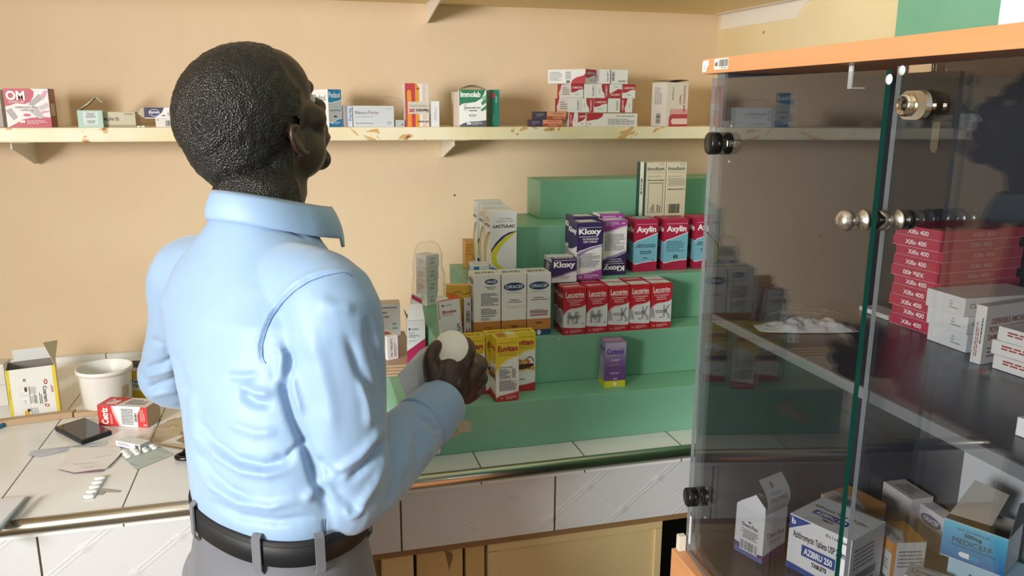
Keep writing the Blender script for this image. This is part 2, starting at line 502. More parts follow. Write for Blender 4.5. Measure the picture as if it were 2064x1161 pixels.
# left wall with the louvre window (outside the frame, source of the daylight)
mb = MB()
for a, b in (((-1.6, .14, 0), (-1.42, D, 2.6)), ((-1.6, -1.7, 0), (-1.42, -1.15, 2.6)), ((-1.6, -1.15, 0), (-1.42, .14, 1.02)), ((-1.6, -1.15, 1.95), (-1.42, .14, 2.6))):
    mb.box(a, b, M_wall)
struct(mb.build('wall_left'))
mb = MB()
for a, b in (((-1.56, -1.15, 1.02), (-1.50, -1.11, 1.95)), ((-1.56, .10, 1.02), (-1.50, .14, 1.95)), ((-1.56, -1.11, 1.02), (-1.50, .10, 1.06)), ((-1.56, -1.11, 1.91), (-1.50, .10, 1.95))):
    mb.box(a, b, M_white, .002)
win = struct(mb.build('window_1'))
prism('rear_light_blocker', [(-1.42, -1.7), (1.3, -1.7), (1.3, -1.6), (-1.42, -1.6)], 0, 1.25, M_wall)  # unseen half-height wall, added to cut off low daylight from behind
prism('ceiling', [(-1.6, -1.7), (1.6, -1.7), (1.6, D+.12), (-1.6, D+.12)], 2.6, 2.7, M_white)

# ---- masonry counter
YF = 1.232
def slabobj(name, a, b, m, label, cat, bev=0):
    mb = MB(); mb.box(a, b, m, bev); return tag(mb.build(name), label, cat)
ct = empty('counter', (0, 1.65, 0), 'long masonry counter topped with white tiles and faced with quilted tiles', 'counter')
def child(mb, name, par, label=None):
    o = mb.build(name); o.parent = par; o.matrix_parent_inverse = Matrix.Translation(par.location).inverted() if False else Matrix.Identity(4)
    # keep vertices in world coordinates: bring the mesh into the parent's frame
    inv = (Matrix.Translation(par.location) @ Matrix.Rotation(par.rotation_euler.z, 4, 'Z')).inverted()
    o.data.transform(inv)
    if label: o['label'] = label
    return o
mb = MB(); mb.box((-1.41, YF, ZC-.03), (1.125, D-.002, ZC), M_ttop); c_ = child(mb, 'tiled_worktop', ct)
mb = MB(); mb.box((-1.41, YF, .765), (1.16, YF+.05, ZC-.0301), M_quilt); child(mb, 'tiled_front', ct)
# materials use object coordinates; shift their phase with the parent location
mb = MB()
prof = []
for k in range(13):
    q = math.radians(-95+190*k/12); prof.append((YF-.002-.0125*math.cos(q), ZC-.010+.0125*math.sin(q)))
n = len(prof); V = [(-1.41, y, z) for y, z in prof]+[(1.16, y, z) for y, z in prof]
mb.mesh(V, [(i, i+n, i+n+1, i+1) for i in range(n-1)]+[(0, n-1, 2*n-1, n)]+[tuple(range(n)), tuple(range(n, 2*n))[::-1]], M_steel, True)
child(mb, 'metal_edge_trim', ct, 'rounded stainless edge trim')
mb = MB(); mb.box((-1.41, D-.016, ZC), (.2, D-.001, ZC+.012), M_ttop); child(mb, 'tile_upstand', ct)
# ledge under the tiles and cupboards below
mb = MB(); mb.box((-1.41, YF+.004, .752), (1.16, YF+.09, .7648), mat('old wood edge', '#8c6b45', .7)); child(mb, 'wooden_lip', ct)
def cupx(x, yb): return float(aty(x, yb, YF+.02)[0])
for i, (xa, xb, nm, lab, m) in enumerate(((815, 832, 'post', 'narrow cream post', M_cream), (838, 931, 'panel', 'brown-stained cream panel', M_dirty), (936, 975, 'panel', 'narrow cream panel with dark seams', M_dirty), (979, 1328, 'cupboard_door', 'wide cream cupboard door', M_cream))):
    x0, x1 = cupx(xa, 1110), cupx(xb, 1110)
    if i == 0: x0 -= .04
    mb = MB(); mb.box((x0, YF+.012, .03), (x1, YF+.034, .7505), m, .002)
    if i == 3:
        for a, b in (((x0, .735), (x1, .7505)), ((x0, .03), (x0+.022, .735)), ((x1-.016, .03), (x1, .735))):
            mb.box((a[0]+.001, YF+.008, a[1]), (b[0]-.001, YF+.0125, b[1]-.001), m, .001)
    child(mb, nm, ct, lab)
mb = MB(); mb.box((-1.41, YF+.06, 0), (cupx(800, 1110)-.02, YF+.10, .752), M_dirty); child(mb, 'cupboard_front', ct)
mb = MB(); mb.box((-1.41, YF+.5, 0), (1.13, YF+.52, .75), M_dark); child(mb, 'gap_shade_panel', ct)  # near-black sheet: shade of the gap under the counter put into colour

# ---- wall shelves
YS, ZS = 1.852, 1.4573
mb = MB(); mb.box((-1.41, YS, ZS-.0300), (1.13, D-.001, ZS), M_shelf, .003)
tag(mb.build('wall_shelf'), 'long cream wall shelf with chipped paint on its front edge', 'shelf')
mb = MB(); mb.box((-1.41, 1.60, 1.751), (1.13, D-.001, 1.79), M_under)
tag(mb.build('wall_shelf'), 'upper yellow painted shelf, only its underside seen at the top', 'shelf')
def bracket_wall(label, pts, y0=D-.001, th=.004):
    """steel angle bracket: web under the shelf and leg down the wall, given as a bent strip"""
    mb = MB()
    mb.slab(pts[0], th, M_white); 
    for q in pts[1:]: mb.slab(q, th, M_white)
    return tag(mb.build('shelf_bracket'), label, 'shelf bracket')
def brk(px0, py0, label, w=.05, drop=.10, run=.17, zt=ZS-.0302, sgn=1, bl=.012):
    x = float(aty(px0, py0, D-.03)[0]); mb = MB(); t = .003
    # L section: flange under the shelf, triangular web hanging to the wall
    mb.box((x, D-.002-run, zt-t), (x+w*sgn if sgn > 0 else x, D-.002, zt), M_white) if sgn > 0 else mb.box((x-w, D-.002-run, zt-t), (x, D-.002, zt), M_white)
    mb.slab([(x, D-.003, zt-t-.0002), (x, D-.003, zt-drop), (x, D-.02, zt-drop), (x, D-.002-run, zt-t-bl), (x, D-.002-run, zt-t-.0002)], t, M_white)
    return tag(mb.build('shelf_bracket'), label, 'shelf bracket')
brk(62, 300, 'white angle bracket under the shelf at the far left', .035, .055, .16)
brk(893, 300, 'white angle bracket under the shelf, right of the man', .035, .05, .17)
brk(862, 20, 'white bracket under the upper shelf, above the orange striped carton', .03, .045, .20, zt=1.7508)
# corner bracket on the right wall
mb = MB()
A = atx(1430, 52, XR(1.98)-.006); zc = 1.7505
w0 = lambda y: XR(y)-.0025
mb.slab([(w0(2.05), 2.05, zc-.001), (w0(2.05), 2.05, zc-.040), (w0(1.74), 1.74, zc-.040), (w0(1.70), 1.70, zc-.005), (w0(1.62), 1.62, zc-.001)], .003, M_white)
mb.slab([(w0(2.05)-.003, 2.05, zc-.001), (w0(1.62)-.003, 1.62, zc-.001), (w0(1.62)-.02, 1.62, zc-.001), (w0(2.05)-.02, 2.05, zc-.001)], .003, M_white)
tag(mb.build('shelf_bracket'), 'long white bracket in the corner under the upper shelf, above the glass cabinet', 'shelf bracket')

# ---- green stepped display stand
steps = [  # x0, y0, y1, z0, z1
    (.150, 1.300, 1.755, .9003, .9885), (.232, 1.383, 1.757, .9886, 1.0800), (.305, 1.452, 1.66, 1.0801, 1.1735),
    (.425, 1.552, 1.758, 1.1736, 1.2650), (.505, 1.655, 1.759, 1.2651, 1.3475)]
st = empty('display_stand', (.65, 1.68, .9), 'green painted wooden stepped display stand on the counter', 'display stand')
for i, (x0, y0, y1, z0, z1) in enumerate(steps):
    mb = MB(); mb.box((x0, y0, z0), (1.108, y1, z1), M_green, .0016)
    child(mb, 'step', st)
# torn paper label on the lowest riser
for i, (pp, c) in enumerate((([(876, 892), (900, 872), (925, 868), (922, 880), (900, 886), (888, 893)], '#b9ad94'), ([(918, 848), (930, 846), (950, 849), (950, 870), (926, 873)], '#bdb198'))):
    P = [aty(x, y, 1.2995) for x, y in pp]
    mb = MB(); mb.slab([tuple(p) for p in P][::-1], -.0004, C(c)); 
    f = Face(mb, P[0]+np.array([0, -.0005, 0]), (1, 0, 0), (0, 0, 1), .012, .01)
    f.micro('#5a5346', .3, .4, 1.4, 1.3, 3)
    tag(mb.build('paper_scrap'), ('torn paper label scrap glued on the lowest green riser, lower one' if i == 0 else 'torn paper label scrap glued on the lowest green riser, upper one'), 'paper scrap')

# ================================================================ cartons on the wall shelf
def mk(*ops):
    def fn(f):
        for o in ops: getattr(f, o[0])(*o[1:][0:] if not isinstance(o[-1], dict) else o[1:-1], **(o[-1] if isinstance(o[-1], dict) else {}))
    return fn
T = 'text'; Rc = 'rect'; Po = 'poly'; Mi = 'micro'; Ba = 'bars'; El = 'ell'; Wv = 'wave'
def logo(f, c, bg, u, v, s=.05, a=None):
    """small twin rounded marks used by one maker"""
    asp = f.w/f.h
    for k in (0, 1): f.ell(c, u+k*s*1.25, v, s*.6, s*.6*asp)
    for k in (0, 1): f.ell(bg, u+k*s*1.25, v, s*.3, s*.3*asp)

SY = 1.868
put('carton', 'pale grey carton cut by the left edge of the photo, beside the crimson carton', -16, 8, 249, 173, SY+.03, ZS, .05, '#b9b2ae', {'F': mk((Rc, '#8f8580', 0, .62, 1, .64), (Rc, '#a39a96', 0, 0, 1, .5))})
def om(f):
    f.poly('#c13a58', [(0, 0), (1, 0), (1, .26), (.8, .27), (.55, .25), (.35, .2), (.2, .1), (.05, .02), (0, 0)])
    f.poly('#c13a58', [(0, 1), (0, .54), (.1, .56), (.25, .62), (.45, .60), (.58, .66), (.66, .80), (.68, .93), (.60, 1)])
    f.poly('#a9a3a6', [(0, .44), (.14, .50), (.26, .26), (.16, .18)])
    f.poly('#a9a3a6', [(.52, .60), (.78, .86), (.92, .78), (.62, .54)])
    f.poly('#d995b5', [(.80, .80), (.93, .96), (.99, .92), (.88, .74)])
    f.poly('#c9b9c2', [(.72, .52), (.95, .64), (.99, .54), (.8, .44)])
    f.poly('#d995b5', [(.80, .42), (.98, .44), (.98, .40), (.8, .36)])
    f.poly('#b9b2b5', [(.55, .40), (.7, .52), (.86, .26), (.74, .22)])
    f.text('#fbf7f4', 'OM', .05, .70, .47, .94, bold=2)
    f.text('#f5dfe2', 'CAPSULES', .1, .63, .44, .68)
    f.text('#4a3b40', 'OMEPRAZOLE 20MG', .22, .49, .72, .54, bold=0); f.text('#4a3b40', 'CAPSULES', .34, .42, .62, .47, bold=0)
    f.ell('#c8506a', .47, .32, .08, .035)
    for k in (0, 1): f.ell('#f5e9ea', .33+k*.06, .15, .035, .035)
    f.micro('#eecfd4', .46, .08, .92, .19, 3)
put('carton', 'crimson and white carton with big white letters at the left end of the shelf', 14.5, 105, 250, 171, SY, ZS, .045, '#f0e9ea', {'F': om, 'R': mk((Rc, '#a8675c', 0, 0, 1, 1), (Rc, '#d8c8b4', .15, .30, .8, .62), (Rc, '#b97c70', .2, .7, .8, .9))}, rot=0)
# mint carton with raised flap
o, w, h, c = put('carton', 'small mint green open carton with its lid flap raised', 158, 209, 252, 217.5, SY-.008, ZS, .05, '#bcd9cf',
    {'F': mk((Rc, '#dfe8ea', .22, .15, .82, .92), (Mi, '#56625f', .3, .55, .75, .86, 5, {'center': True}), (Mi, '#56625f', .35, .22, .7, .42, 3, {'center': True})),
     'L': mk((Rc, '#5f9a84', 0, 0, 1, 1), (Rc, '#c9c9cf', .1, .25, .9, .75), (Rc, '#b06a72', .1, .22, .9, .26))}, rot=6, open_top=True)
mb = MB(); x = -w/2
mb.slab([(x+.001, -.02, h), (x+.02, -.02, h+.012), (x+.036, -.018, h+.028), (x+.036, .018, h+.028), (x+.02, .02, h+.012), (x+.001, .02, h)], .0006, C('#cfc9b8'))
mb.slab([(x+.0362, -.018, h+.0275), (x+.047, -.015, h+.016), (x+.047, .015, h+.016), (x+.0362, .018, h+.0275)], .0006, C('#e8e4da'))
fl = mb.build('lid_flap'); fl.parent = o
put('carton', 'low beige tablet carton lying right of the mint carton', 207, 275, 250, 219, SY+.012, ZS, .05, '#c9bfa6',
    {'F': mk((T, '#2c2622', 'ALIN 75', .04, .42, .50, .62, {'bold': 2}), (Mi, '#4e453b', .68, .80, .95, .92, 1), (Rc, '#a2987f', 0, 0, 1, .13), (Rc, '#8f866d', 0, .13, 1, .15)), 'R': mk((Rc, '#a99f8a', 0, 0, 1, 1))})
for px_, nm in ((280, 'left'), (289, 'right')):
    P = aty(px_, 252, SY-.010); mb = MB()
    mb.lathe([(0, 0), (.0032, .0002), (.0040, .0010), (.0040, .0026), (.0032, .0034), (0, .0036)], C('#f5f3ee'), 16, (0, 0, 0))
    tag(mb.build('tablet', loc=(P[0], P[1], ZS)), 'loose white tablet on the shelf edge, %s one of the two' % nm, 'tablet', 'loose tablets')
o, w, h, c = put('carton', 'white barcoded carton lying under the purple one, partly behind the head', 314, 385, 252, 234.5, SY-.002, ZS, .04, '#e4e0da', {'F': mk((Ba, .28, .12, .62, .78), (Rc, '#4a4a55', .05, .78, .09, .88))})
hz = h
def ray_(f):
    f.poly('#352f52', [(0, 0.08), (0, 1), (.40, 1), (.36, .6), (.28, .25), (.2, .08)])
    f.ell('#c9c6da', .2, .52, .11, .34); f.ell('#3b3560', .2, .52, .10, .28)
    f.text('#f3f1f5', 'Rayntum', .10, .38, .30, .72, bold=1, ital=True)
    f.micro('#6d6a78', .46, .2, .9, .62, 4); f.text('#3d3a4a', 'cream', .34, .2, .42, .32, bold=1)
o, w, h, c = put('carton', 'purple and white cream carton with an open pointed end flap, partly behind the head', 291, 392, 233, 214, SY-.004, ZS+hz+.0002, .04, '#efeef0', {'F': ray_}, h=.0225)
mb = MB(); x = -w/2
mb.slab([(x, -.02, .0005), (x-.013, -.022, .010), (x-.004, -.02, .022), (x, -.02, .0225)], .0006, C('#c9bda8'))
mb.build('end_flap').parent = o; mb = MB()
mb.slab([(x, .018, .0005), (x-.012, .02, .006), (x-.010, .02, .018), (x, .018, .0225)], .0006, C('#5a5550'))
mb.build('end_flap').parent = o
def peds_l(f):
    f.text('#20303c', 'Pedsol', .18, .70, .86, .86, bold=0); f.micro('#45525c', .1, .16, .85, .40, 6); f.micro('#7c8a92', .2, .6, .8, .66, 2)
def peds_f(f):
    f.poly('#2b82b4', [(0, 1), (0, .66), (.2, .64), (.5, .68), (.8, .70), (1, .74), (1, 1)])
    f.poly('#b9bdc0', [(0, .64), (.2, .62), (.5, .66), (.8, .68), (1, .72), (1, .24), (.7, .22), (.3, .14), (0, .12)])
    f.poly('#2b82b4', [(0, 0), (0, .10), (.3, .12), (.7, .20), (1, .22), (1, 0)])
    f.text('#eef6fb', 'Pedsol', .04, .78, .90, .93, bold=1); f.text('#33363a', 'Prednisolone Oral Solution', .1, .43, .92, .46, bold=1)
    f.ell('#4a4f54', .5, .28, .13, .025); f.micro('#dceaf2', .4, .06, .85, .15, 3); f.ell('#e8f2f7', .25, .11, .08, .03)
put('carton', 'white and blue medicine carton standing right beside the face', 663.5, 690, 254, 178, SY, ZS, .075, '#f2f4f5', {'F': peds_f, 'L': peds_l}, rot=28)
put('carton', 'narrow blister-wrapped pack standing behind the blue and white carton', 692, 701, 254, 211, SY+.02, ZS, .05, '#a9abb2', {'F': mk((Rc, '#7d8089', .6, 0, .8, 1))})
put('carton', 'slim white pack with blue print, leftmost inside the plastic wrap', 702, 711, 255, 213, SY+.006, ZS, .05, '#d6dae2', {'F': mk((T, '#3f5f9a', 'Forte', .2, .3, .85, .9, {'rot': 90}),)})
def neuro(f):
    f.text('#3d4150', 'Neuro', .05, .60, .33, .76, bold=0); f.text('#8b2f3c', '-Forte', .34, .60, .61, .76, bold=0)
    f.micro('#7a7d88', .06, .46, .5, .50, 1); f.micro('#6a6d78', .06, .14, .5, .2, 1); f.micro('#6a6d78', .8, .84, .94, .87, 1)
    f.ell('#66707c', .87, .18, .05, .07); f.ell('#dfe4ec', .87, .18, .04, .05)
put('carton', 'pale grey tablet carton wrapped in clear plastic on the shelf', 713, 795, 256, 213, SY-.004, ZS, .035, '#d9dce4', {'F': neuro})
# crumpled clear bag round it
def bagmesh(name, label, cx, cy, z, rx, ry, rz_, seed, nu=48, nv=24, pw=3.2):
    mb = MB()
    def fn(u, v):
        q = 2*math.pi*u; p = math.pi*(v*.5)
        ct_, st_ = math.cos(q), math.sin(q)
        s = (abs(ct_)**pw+abs(st_)**pw)**(-1/pw)
        rr = math.cos(p)**.35
        P = Vector((rx*s*ct_*rr, ry*s*st_*rr, rz_*math.sin(p)**.8))
        nn = noise.noise_vector(P*38+Vector((seed, 0, 0)))*.006*math.sin(math.pi*min(1, v*1.2+.1))
        nn += noise.noise_vector(P*110+Vector((seed, 3, 0)))*.0018
        return P+nn
    mb.sheet(fn, nu, nv, M_bag)
    return tag(mb.build(name, loc=(cx, cy, z)), label, 'plastic bag')
P = aty(757, 255, SY+.016)
bagmesh('plastic_bag', 'crumpled clear plastic bag around the pale grey tablet carton', P[0], P[1]+.008, ZS+.0005, .078, .036, .066, 3)
put('carton', 'small grey pack end standing left of the orange striped carton', 797.5, 816, 257, 243, SY-.004, ZS, .03, '#c5c6ca', {'F': mk((T, '#55565c', '30', .6, .2, .9, .5),)})
def neurot(f):
    f.rect('#c73f4a', 0, 0, .42, 1)
    f.rect('#e79a3c', .08, 0, .26, .80); f.ell('#e79a3c', .17, .80, .09, .05)
    f.poly('#e79a3c', [(.42, 0), (.58, 0), (.58, .88), (.52, .98), (.42, 1)])
    f.rect('#c73f4a', 0, 0, .05, 1)
    for i in range(4):
        for j in range(24):
            if .30 < (j+.5)/24 < .58: continue
            u = .76+i*.065; v = (j+.5)/24; s = .022-.003*i
            f.mb.face([f.P(u-s, v-s*.42), f.P(u+s, v-s*.42), f.P(u+s, v+s*.42), f.P(u-s, v+s*.42)], C('#d08a70'))
    f.rect('#d8cfc4', .12, .30, 1, .58)
    f.text('#8c8a86', 'CARBAMAZEPINE', .18, .46, .98, .51, rot=180, bold=0)
    f.text('#4a3a40', 'Neurotrol', .46, .335, .98, .42, rot=180, bold=2); f.text('#b03a44', '-200', .16, .335, .43, .42, rot=180, bold=2)
    f.text('#5b4742', '100 Tablets', .5, .10, .96, .14, rot=180, bold=1); f.text('#9a3a44', '200', .48, .86, .6, .90, rot=180)
put('carton', 'red and orange striped tablet carton standing upside down on the shelf', 818, 865.5, 257, 169, SY-.002, ZS, .05, '#e9e4de', {'F': neurot})
put('carton', 'slim white carton right against the orange striped carton', 868.5, 886, 257, 205, SY-.006, ZS, .04, '#dfe0e3', {'F': mk((Mi, '#9a9ca4', .35, .25, .7, .8, 3, {'vert': True}), (Rc, '#c6c8cc', 0, 0, .06, 1)), 'R': mk((Rc, '#3c3a3a', 0, 0, 1, 1))}, rot=-8)
put('carton', 'beige-grey pack standing behind the green and white capsule carton', 915, 932, 257, 187, SY+.03, ZS, .03, '#c7b8a8', {})
def immo(f):
    f.poly('#2f7d57', [(0, 1), (0, .56), (.1, .62), (.3, .64), (.6, .67), (.8, .76), (.92, .90), (.96, 1)])
    f.poly('#5c5a66', [(0, 0), (0, .04), (.15, .10), (.4, .14), (.7, .15), (1, .18), (1, 0)])
    f.text('#f4f8f4', 'Immolab', .04, .80, .78, .95, bold=2)
    f.rect('#d3d4d8', .16, .44, .26, .64); f.text('#3c4240', 'Loperamide 2mg', .18, .48, .78, .545, bold=1); f.text('#3c4240', 'Capsules', .33, .41, .66, .465, bold=1)
    f.ell('#3c4b46', .48, .31, .13, .03); f.ell('#dfe6e2', .48, .31, .1, .018)
    f.poly('#3f8f68', [(.80, .66), (.98, .76), (.98, .66), (.84, .58)]); f.poly('#8cc0a6', [(.82, .80), (.98, .86), (.98, .78), (.86, .70)])
    f.poly('#3f8f68', [(.78, .46), (.98, .58), (.98, .48), (.82, .42)])
    for k in (0, 1): f.ell('#f0f0f2', .31+k*.08, .09, .045, .032)
    f.micro('#dcdce2', .46, .05, .86, .13, 3)
o, w, h, c = put('carton', 'green and white capsule carton with a curved open lid', 926.5, 980.5, 259, 184, SY-.006, ZS, .045, '#eef0ee', {'F': immo, 'R': mk((Rc, '#c8ae82', 0, 0, 1, 1), (T, '#6b5a40', 'LOPERAMIDE', .25, .2, .8, .95, {'rot': 90, 'bold': 0}))}, rot=-7)
mb = MB()
mb.sheet(lambda u, v: (-w/2+u*w, -.0225+.045*v, h+.0006+.010*math.sin(math.pi*u)*(1-.3*v)), 12, 2, C('#e3ddcc'), .0006)
mb.build('lid').parent = o
put('carton', 'teal green carton standing behind the capsule carton', 989, 1006.5, 257, 183, SY+.012, ZS, .05, '#2f8270', {'F': mk((El, '#c8485a', .3, .85, .26, .07), (Mi, '#d6efe6', .55, .66, .72, .9, 2, {'vert': True}), (Mi, '#9fd3c4', .25, .06, .4, .45, 2, {'vert': True})), 'T': mk((Rc, '#2a5f54', 0, 0, 1, 1))})
for i, (x0, x1, yb, yt, z, xm, nm) in enumerate(((1094.5, 1133, 258, 244, ZS, 1071, 'lower'), (1103, 1141, 243, 227, None, 1068, 'upper'))):
    def uf(f):
        f.rect('#b5553f', 0, 0, 1, .42); f.text('#8c3a30', '(100% Neem)', .25, .62, .85, .84, bold=0); f.text('#e8b9a0', 'Unctim V.I', .3, .1, .95, .42, bold=1)
    if z is None: z = ZS+hprev+.0003
    o, w, h, c = put('carton', '%s of two small orange and dark blue cartons lying by the red and white stack' % nm, x0, x1, yb, yt, SY+.004-.004*i, z, .03, '#e59a78', {'F': uf, 'T': mk((Rc, '#c9806a', 0, 0, 1, 1))}, 'orange and dark blue cartons')
    hprev = h
    mb = MB(); wl = w*.62
    mb.box((-w/2-.0003-wl, -.012, 0), (-w/2-.0003, .016, h), C('#4a4458'))
    f = Face(mb, (-w/2-wl, -.012, 0), (1, 0, 0), (0, 0, 1), wl, h); f.micro('#9a95a8', .1, .3, .8, .8, 3)
    mb.build('dark_half').parent = o
# ---- red and white cream carton pyramid
def lab_end(mode):
    def fn(f):
        if mode == 'r':      # red top wave
            f.poly('#b8323f', [(0, .42), (.12, .38), (.4, .44), (.6, .56), (.85, .60), (1, .62), (1, 1), (0, 1)])
            f.text('#f3e6e4', 'LABESTEN', .10, .66, .92, .80, bold=1); f.text('#55555a', '20 gm', .34, .2, .66, .3, bold=0)
        elif mode == 'w':    # white, text down the right
            f.text('#4a4a50', 'LABESTEN', .70, .15, .84, .86, rot=270, bold=1)
        elif mode == 'v':    # red with sideways text
            f.poly('#b8323f', [(.42, 1), (.40, .8), (.48, .5), (.62, .35), (.66, .1), (.72, 0), (1, 0), (1, 1)])
            f.text('#f3e6e4', 'LABESTEN', .72, .1, .86, .88, rot=270, bold=1); f.text('#55555a', '20 gm', .2, .35, .3, .65, rot=90, bold=0)
        elif mode == 'u':    # upside down red
            f.poly('#b8323f', [(0, 0), (1, 0), (1, .62), (.7, .66), (.4, .5), (.15, .36), (0, .34)])
            f.text('#f3e6e4', 'LABESTEN', .10, .18, .90, .32, rot=180, bold=1); f.text('#55555a', '20 gm', .34, .74, .66, .84, rot=180, bold=0)
        elif mode == 'x':    # red left, sideways
            f.poly('#b8323f', [(0, 0), (.42, 0), (.36, .3), (.5, .6), (.56, .9), (.58, 1), (0, 1)])
            f.text('#f3e6e4', 'LABESTEN', .14, .12, .28, .88, rot=90, bold=1); f.text('#55555a', '20 gm', .7, .35, .8, .65, rot=90, bold=0)
        elif mode == 'b':    # barcode and sideways print
            f.text('#4a4a50', 'LABESTEN', .42, .12, .92, .26, rot=180, bold=1); f.bars(.04, .2, .2, .85, vert=True)
    return fn
def lab_side(f):
    f.poly('#b8323f', [(0, 0), (.16, 0), (.12, .4), (.26, .7), (.3, 1), (0, 1)]); f.micro('#8a8a90', .4, .2, .9, .8, 4)
def lab(name, x0, x1, yb, yt, z, mode, y=SY, d=.105, h=.0335, rot=0, side=lab_side):
    return put('cream_carton', name, x0, x1, yb, yt, y, z, d, '#eceae8', {'F': lab_end(mode), 'L': side}, 'red and white cream cartons in the stack', rot, h=h)
def longface(f):
    f.poly('#b8323f', [(0, 1), (0, .3), (.07, .45), (.12, .62), (.13, 1)])
    f.text('#f3e6e4', 'LABESTEN', .02, .68, .12, .84, bold=1); f.text('#55555a', '20 gm', .05, .16, .09, .28, bold=0)
    f.rect('#8f2530', .138, 0, .142, 1)
    f.poly('#b8323f', [(.145, 1), (.145, .42), (.22, .48), (.33, .56), (.40, .75), (.42, 1)])
    f.text('#444', 'Betamethasone Cream', .64, .74, .95, .86, rot=180, bold=0) if False else f.text('#444448', 'OINTMENT (BASE) 15 GM', .64, .74, .95, .86, rot=180, bold=0)
    f.micro('#8a8a90', .5, .12, .95, .60, 5, seed=5); f.text('#55555a', '20 gm', .17, .14, .22, .26, bold=0)
hh = .0335; ZL = ZS
lab('red cream carton end, leftmost in the bottom row of the stack', 1147, 1164, 258, 232, ZL, 'x')
put('cream_carton', 'long white and red cream carton lying across the bottom of the stack', 1164.8, 1284, 259, 233, SY-.002, ZL, .034, '#eceae8', {'F': longface}, 'red and white cream cartons in the stack', h=.0315)
r1 = [(1145.6, 1170.6, 'w', 'first from the left'), (1171.2, 1195.6, 'v', 'second from the left'), (1196.6, 1223.4, 'r', 'middle one'), (1225, 1249, 'w', 'fourth from the left'), (1249.6, 1274, 'x', 'last on the right')]
for a, b, m_, p_ in r1: lab('cream carton end in the second row up of the stack, '+p_, a, b, 231, 202, ZL+hh+.0003, m_, y=SY+.001*(hash(m_) % 2 if False else (len(p_) % 3)))
r2 = [(1150.5, 1175.5, 'r', 'first from the left'), (1177, 1201, 'w', 'second from the left'), (1201.8, 1227, 'v', 'middle one'), (1228, 1253, 'u', 'fourth from the left'), (1253.8, 1280, 'r', 'last on the right')]
for a, b, m_, p_ in r2: lab('cream carton end in the third row up of the stack, '+p_, a, b, 202, 175, ZL+2*(hh+.0003), m_, y=SY+.0015*(len(p_) % 3))
Z3 = ZL+3*(hh+.0003)
def topl(f):
    f.poly('#b8323f', [(.62, 0), (.66, .25), (.76, .42), (.95, .55), (1, .7), (1, 0)]); f.micro('#8a8a90', .05, .2, .38, .85, 6); f.micro('#777', .48, .3, .62, .85, 5); f.bars(.5, .05, .6, .22)
lab('white and red cream carton on top of the stack, leftmost and turned sideways', 1179.5, 1202, 173, 147, Z3, 'r', d=.10, rot=46, side=topl, y=SY-.012)
lab('white cream carton end on top of the stack, middle one', 1208, 1229.5, 173, 148, Z3, 'w', rot=-6)
lab('white barcoded cream carton on top of the stack, rightmost', 1231.5, 1265, 173, 149, Z3, 'b', d=.06, rot=-3)
def fluc(f):
    f.rect('#e4aab2', .18, .12, 1, .40)
    f.poly('#c23d50', [(.15, 0), (.15, .2), (.2, .26), (.3, .28), (1, .28), (1, 0)])
    f.poly('#f0d8da', [(.26, .08), (.26, .15), (.32, .18), (1, .18), (1, .05), (.32, .05)])
    f.text('#c23d50', 'FLUCONAZOLE 200MG', .78, .32, .88, .93, rot=270, bold=1); f.text('#c23d50', 'TABLETS', .60, .50, .68, .73, rot=270, bold=1)
    f.micro('#9b8d8c', .25, .6, .33, .9, 3, vert=True)
o, w, h, c = put('carton', 'tall white tablet carton with red vertical print near the cabinet', 1340.5, 1384, 257.5, 168, SY-.002, ZS, .055, '#e6e0db', {'F': fluc, 'L': mk((Mi, '#a09692', .2, .5, .7, .9, 4, {'vert': True}), (Ba, .35, .06, .65, .3, {'vert': True}))}, rot=16)
mb = MB(); mb.sheet(lambda u, v: (-w/2+u*w, -.0275+.055*v, h+.0008+.006*math.sin(math.pi*(.3*v+.7*u))), 8, 4, C('#8e7f78'), .0006); mb.build('lid').parent = o

# ================================================================ cartons on the green stand
ZT = [.9886, 1.0801, 1.1736, 1.2651]
def stairtop(c='#8f2233'):
    return mk((Rc, c, 0, 0, 1, 1))
# --- uppermost tread: tall beige cartons
def imod(n):
    def fn(f):
        f.text('#23393c', 'Imodium', .06, .865, .90, .925, bold=1); f.micro('#b98a78', .08, .82, .92, .84, 1); f.micro('#7d7568', .08, .755, .8, .77, 1)
        f.rect('#6b665c', .68, .95, .86, .985); f.rect('#d9cfb8', .70, .955, .84, .98)
        if n == 0:
            f.text('#3b3833', '100 ml oral solution', .08, .69, .92, .715, bold=1)
            for a in ((.12, .15, .14, .66), (.84, .15, .86, .66), (.12, .645, .86, .66), (.12, .15, .86, .16)): f.rect('#8c8474', *a)
            f.micro('#6c665a', .25, .17, .45, .30, 3, vert=True); f.micro('#6c665a', .55, .17, .78, .32, 2, vert=True)
        else:
            f.micro('#9a9282', .08, .60, .92, .73, 5); f.text('#3b3833', '100 ml oral solution', .08, .53, .9, .555, bold=1)
            f.bars(.14, .13, .70, .29, 4); f.micro('#6c665a', .1, .06, .8, .10, 1)
    return fn
def imside(f):
    f.rect('#24453f', 0, 0, 1, 1); f.rect('#d9d6cc', .36, 0, .74, 1); f.text('#30403e', 'IMODIUM', .44, .45, .66, .72, rot=270, bold=1)
put('carton', 'tall beige carton with a dark green side, left of two on the top tread', 1299, 1338, 441, 322, 1.565, ZT[3], .045, '#d2c7ae', {'F': imod(0), 'L': imside}, 'tall beige cartons', rot=2)
put('carton', 'tall beige carton with a barcode, right of two on the top tread', 1340, 1379, 440, 322, 1.566, ZT[3], .045, '#d2c7ae', {'F': imod(1)}, 'tall beige cartons', rot=2)
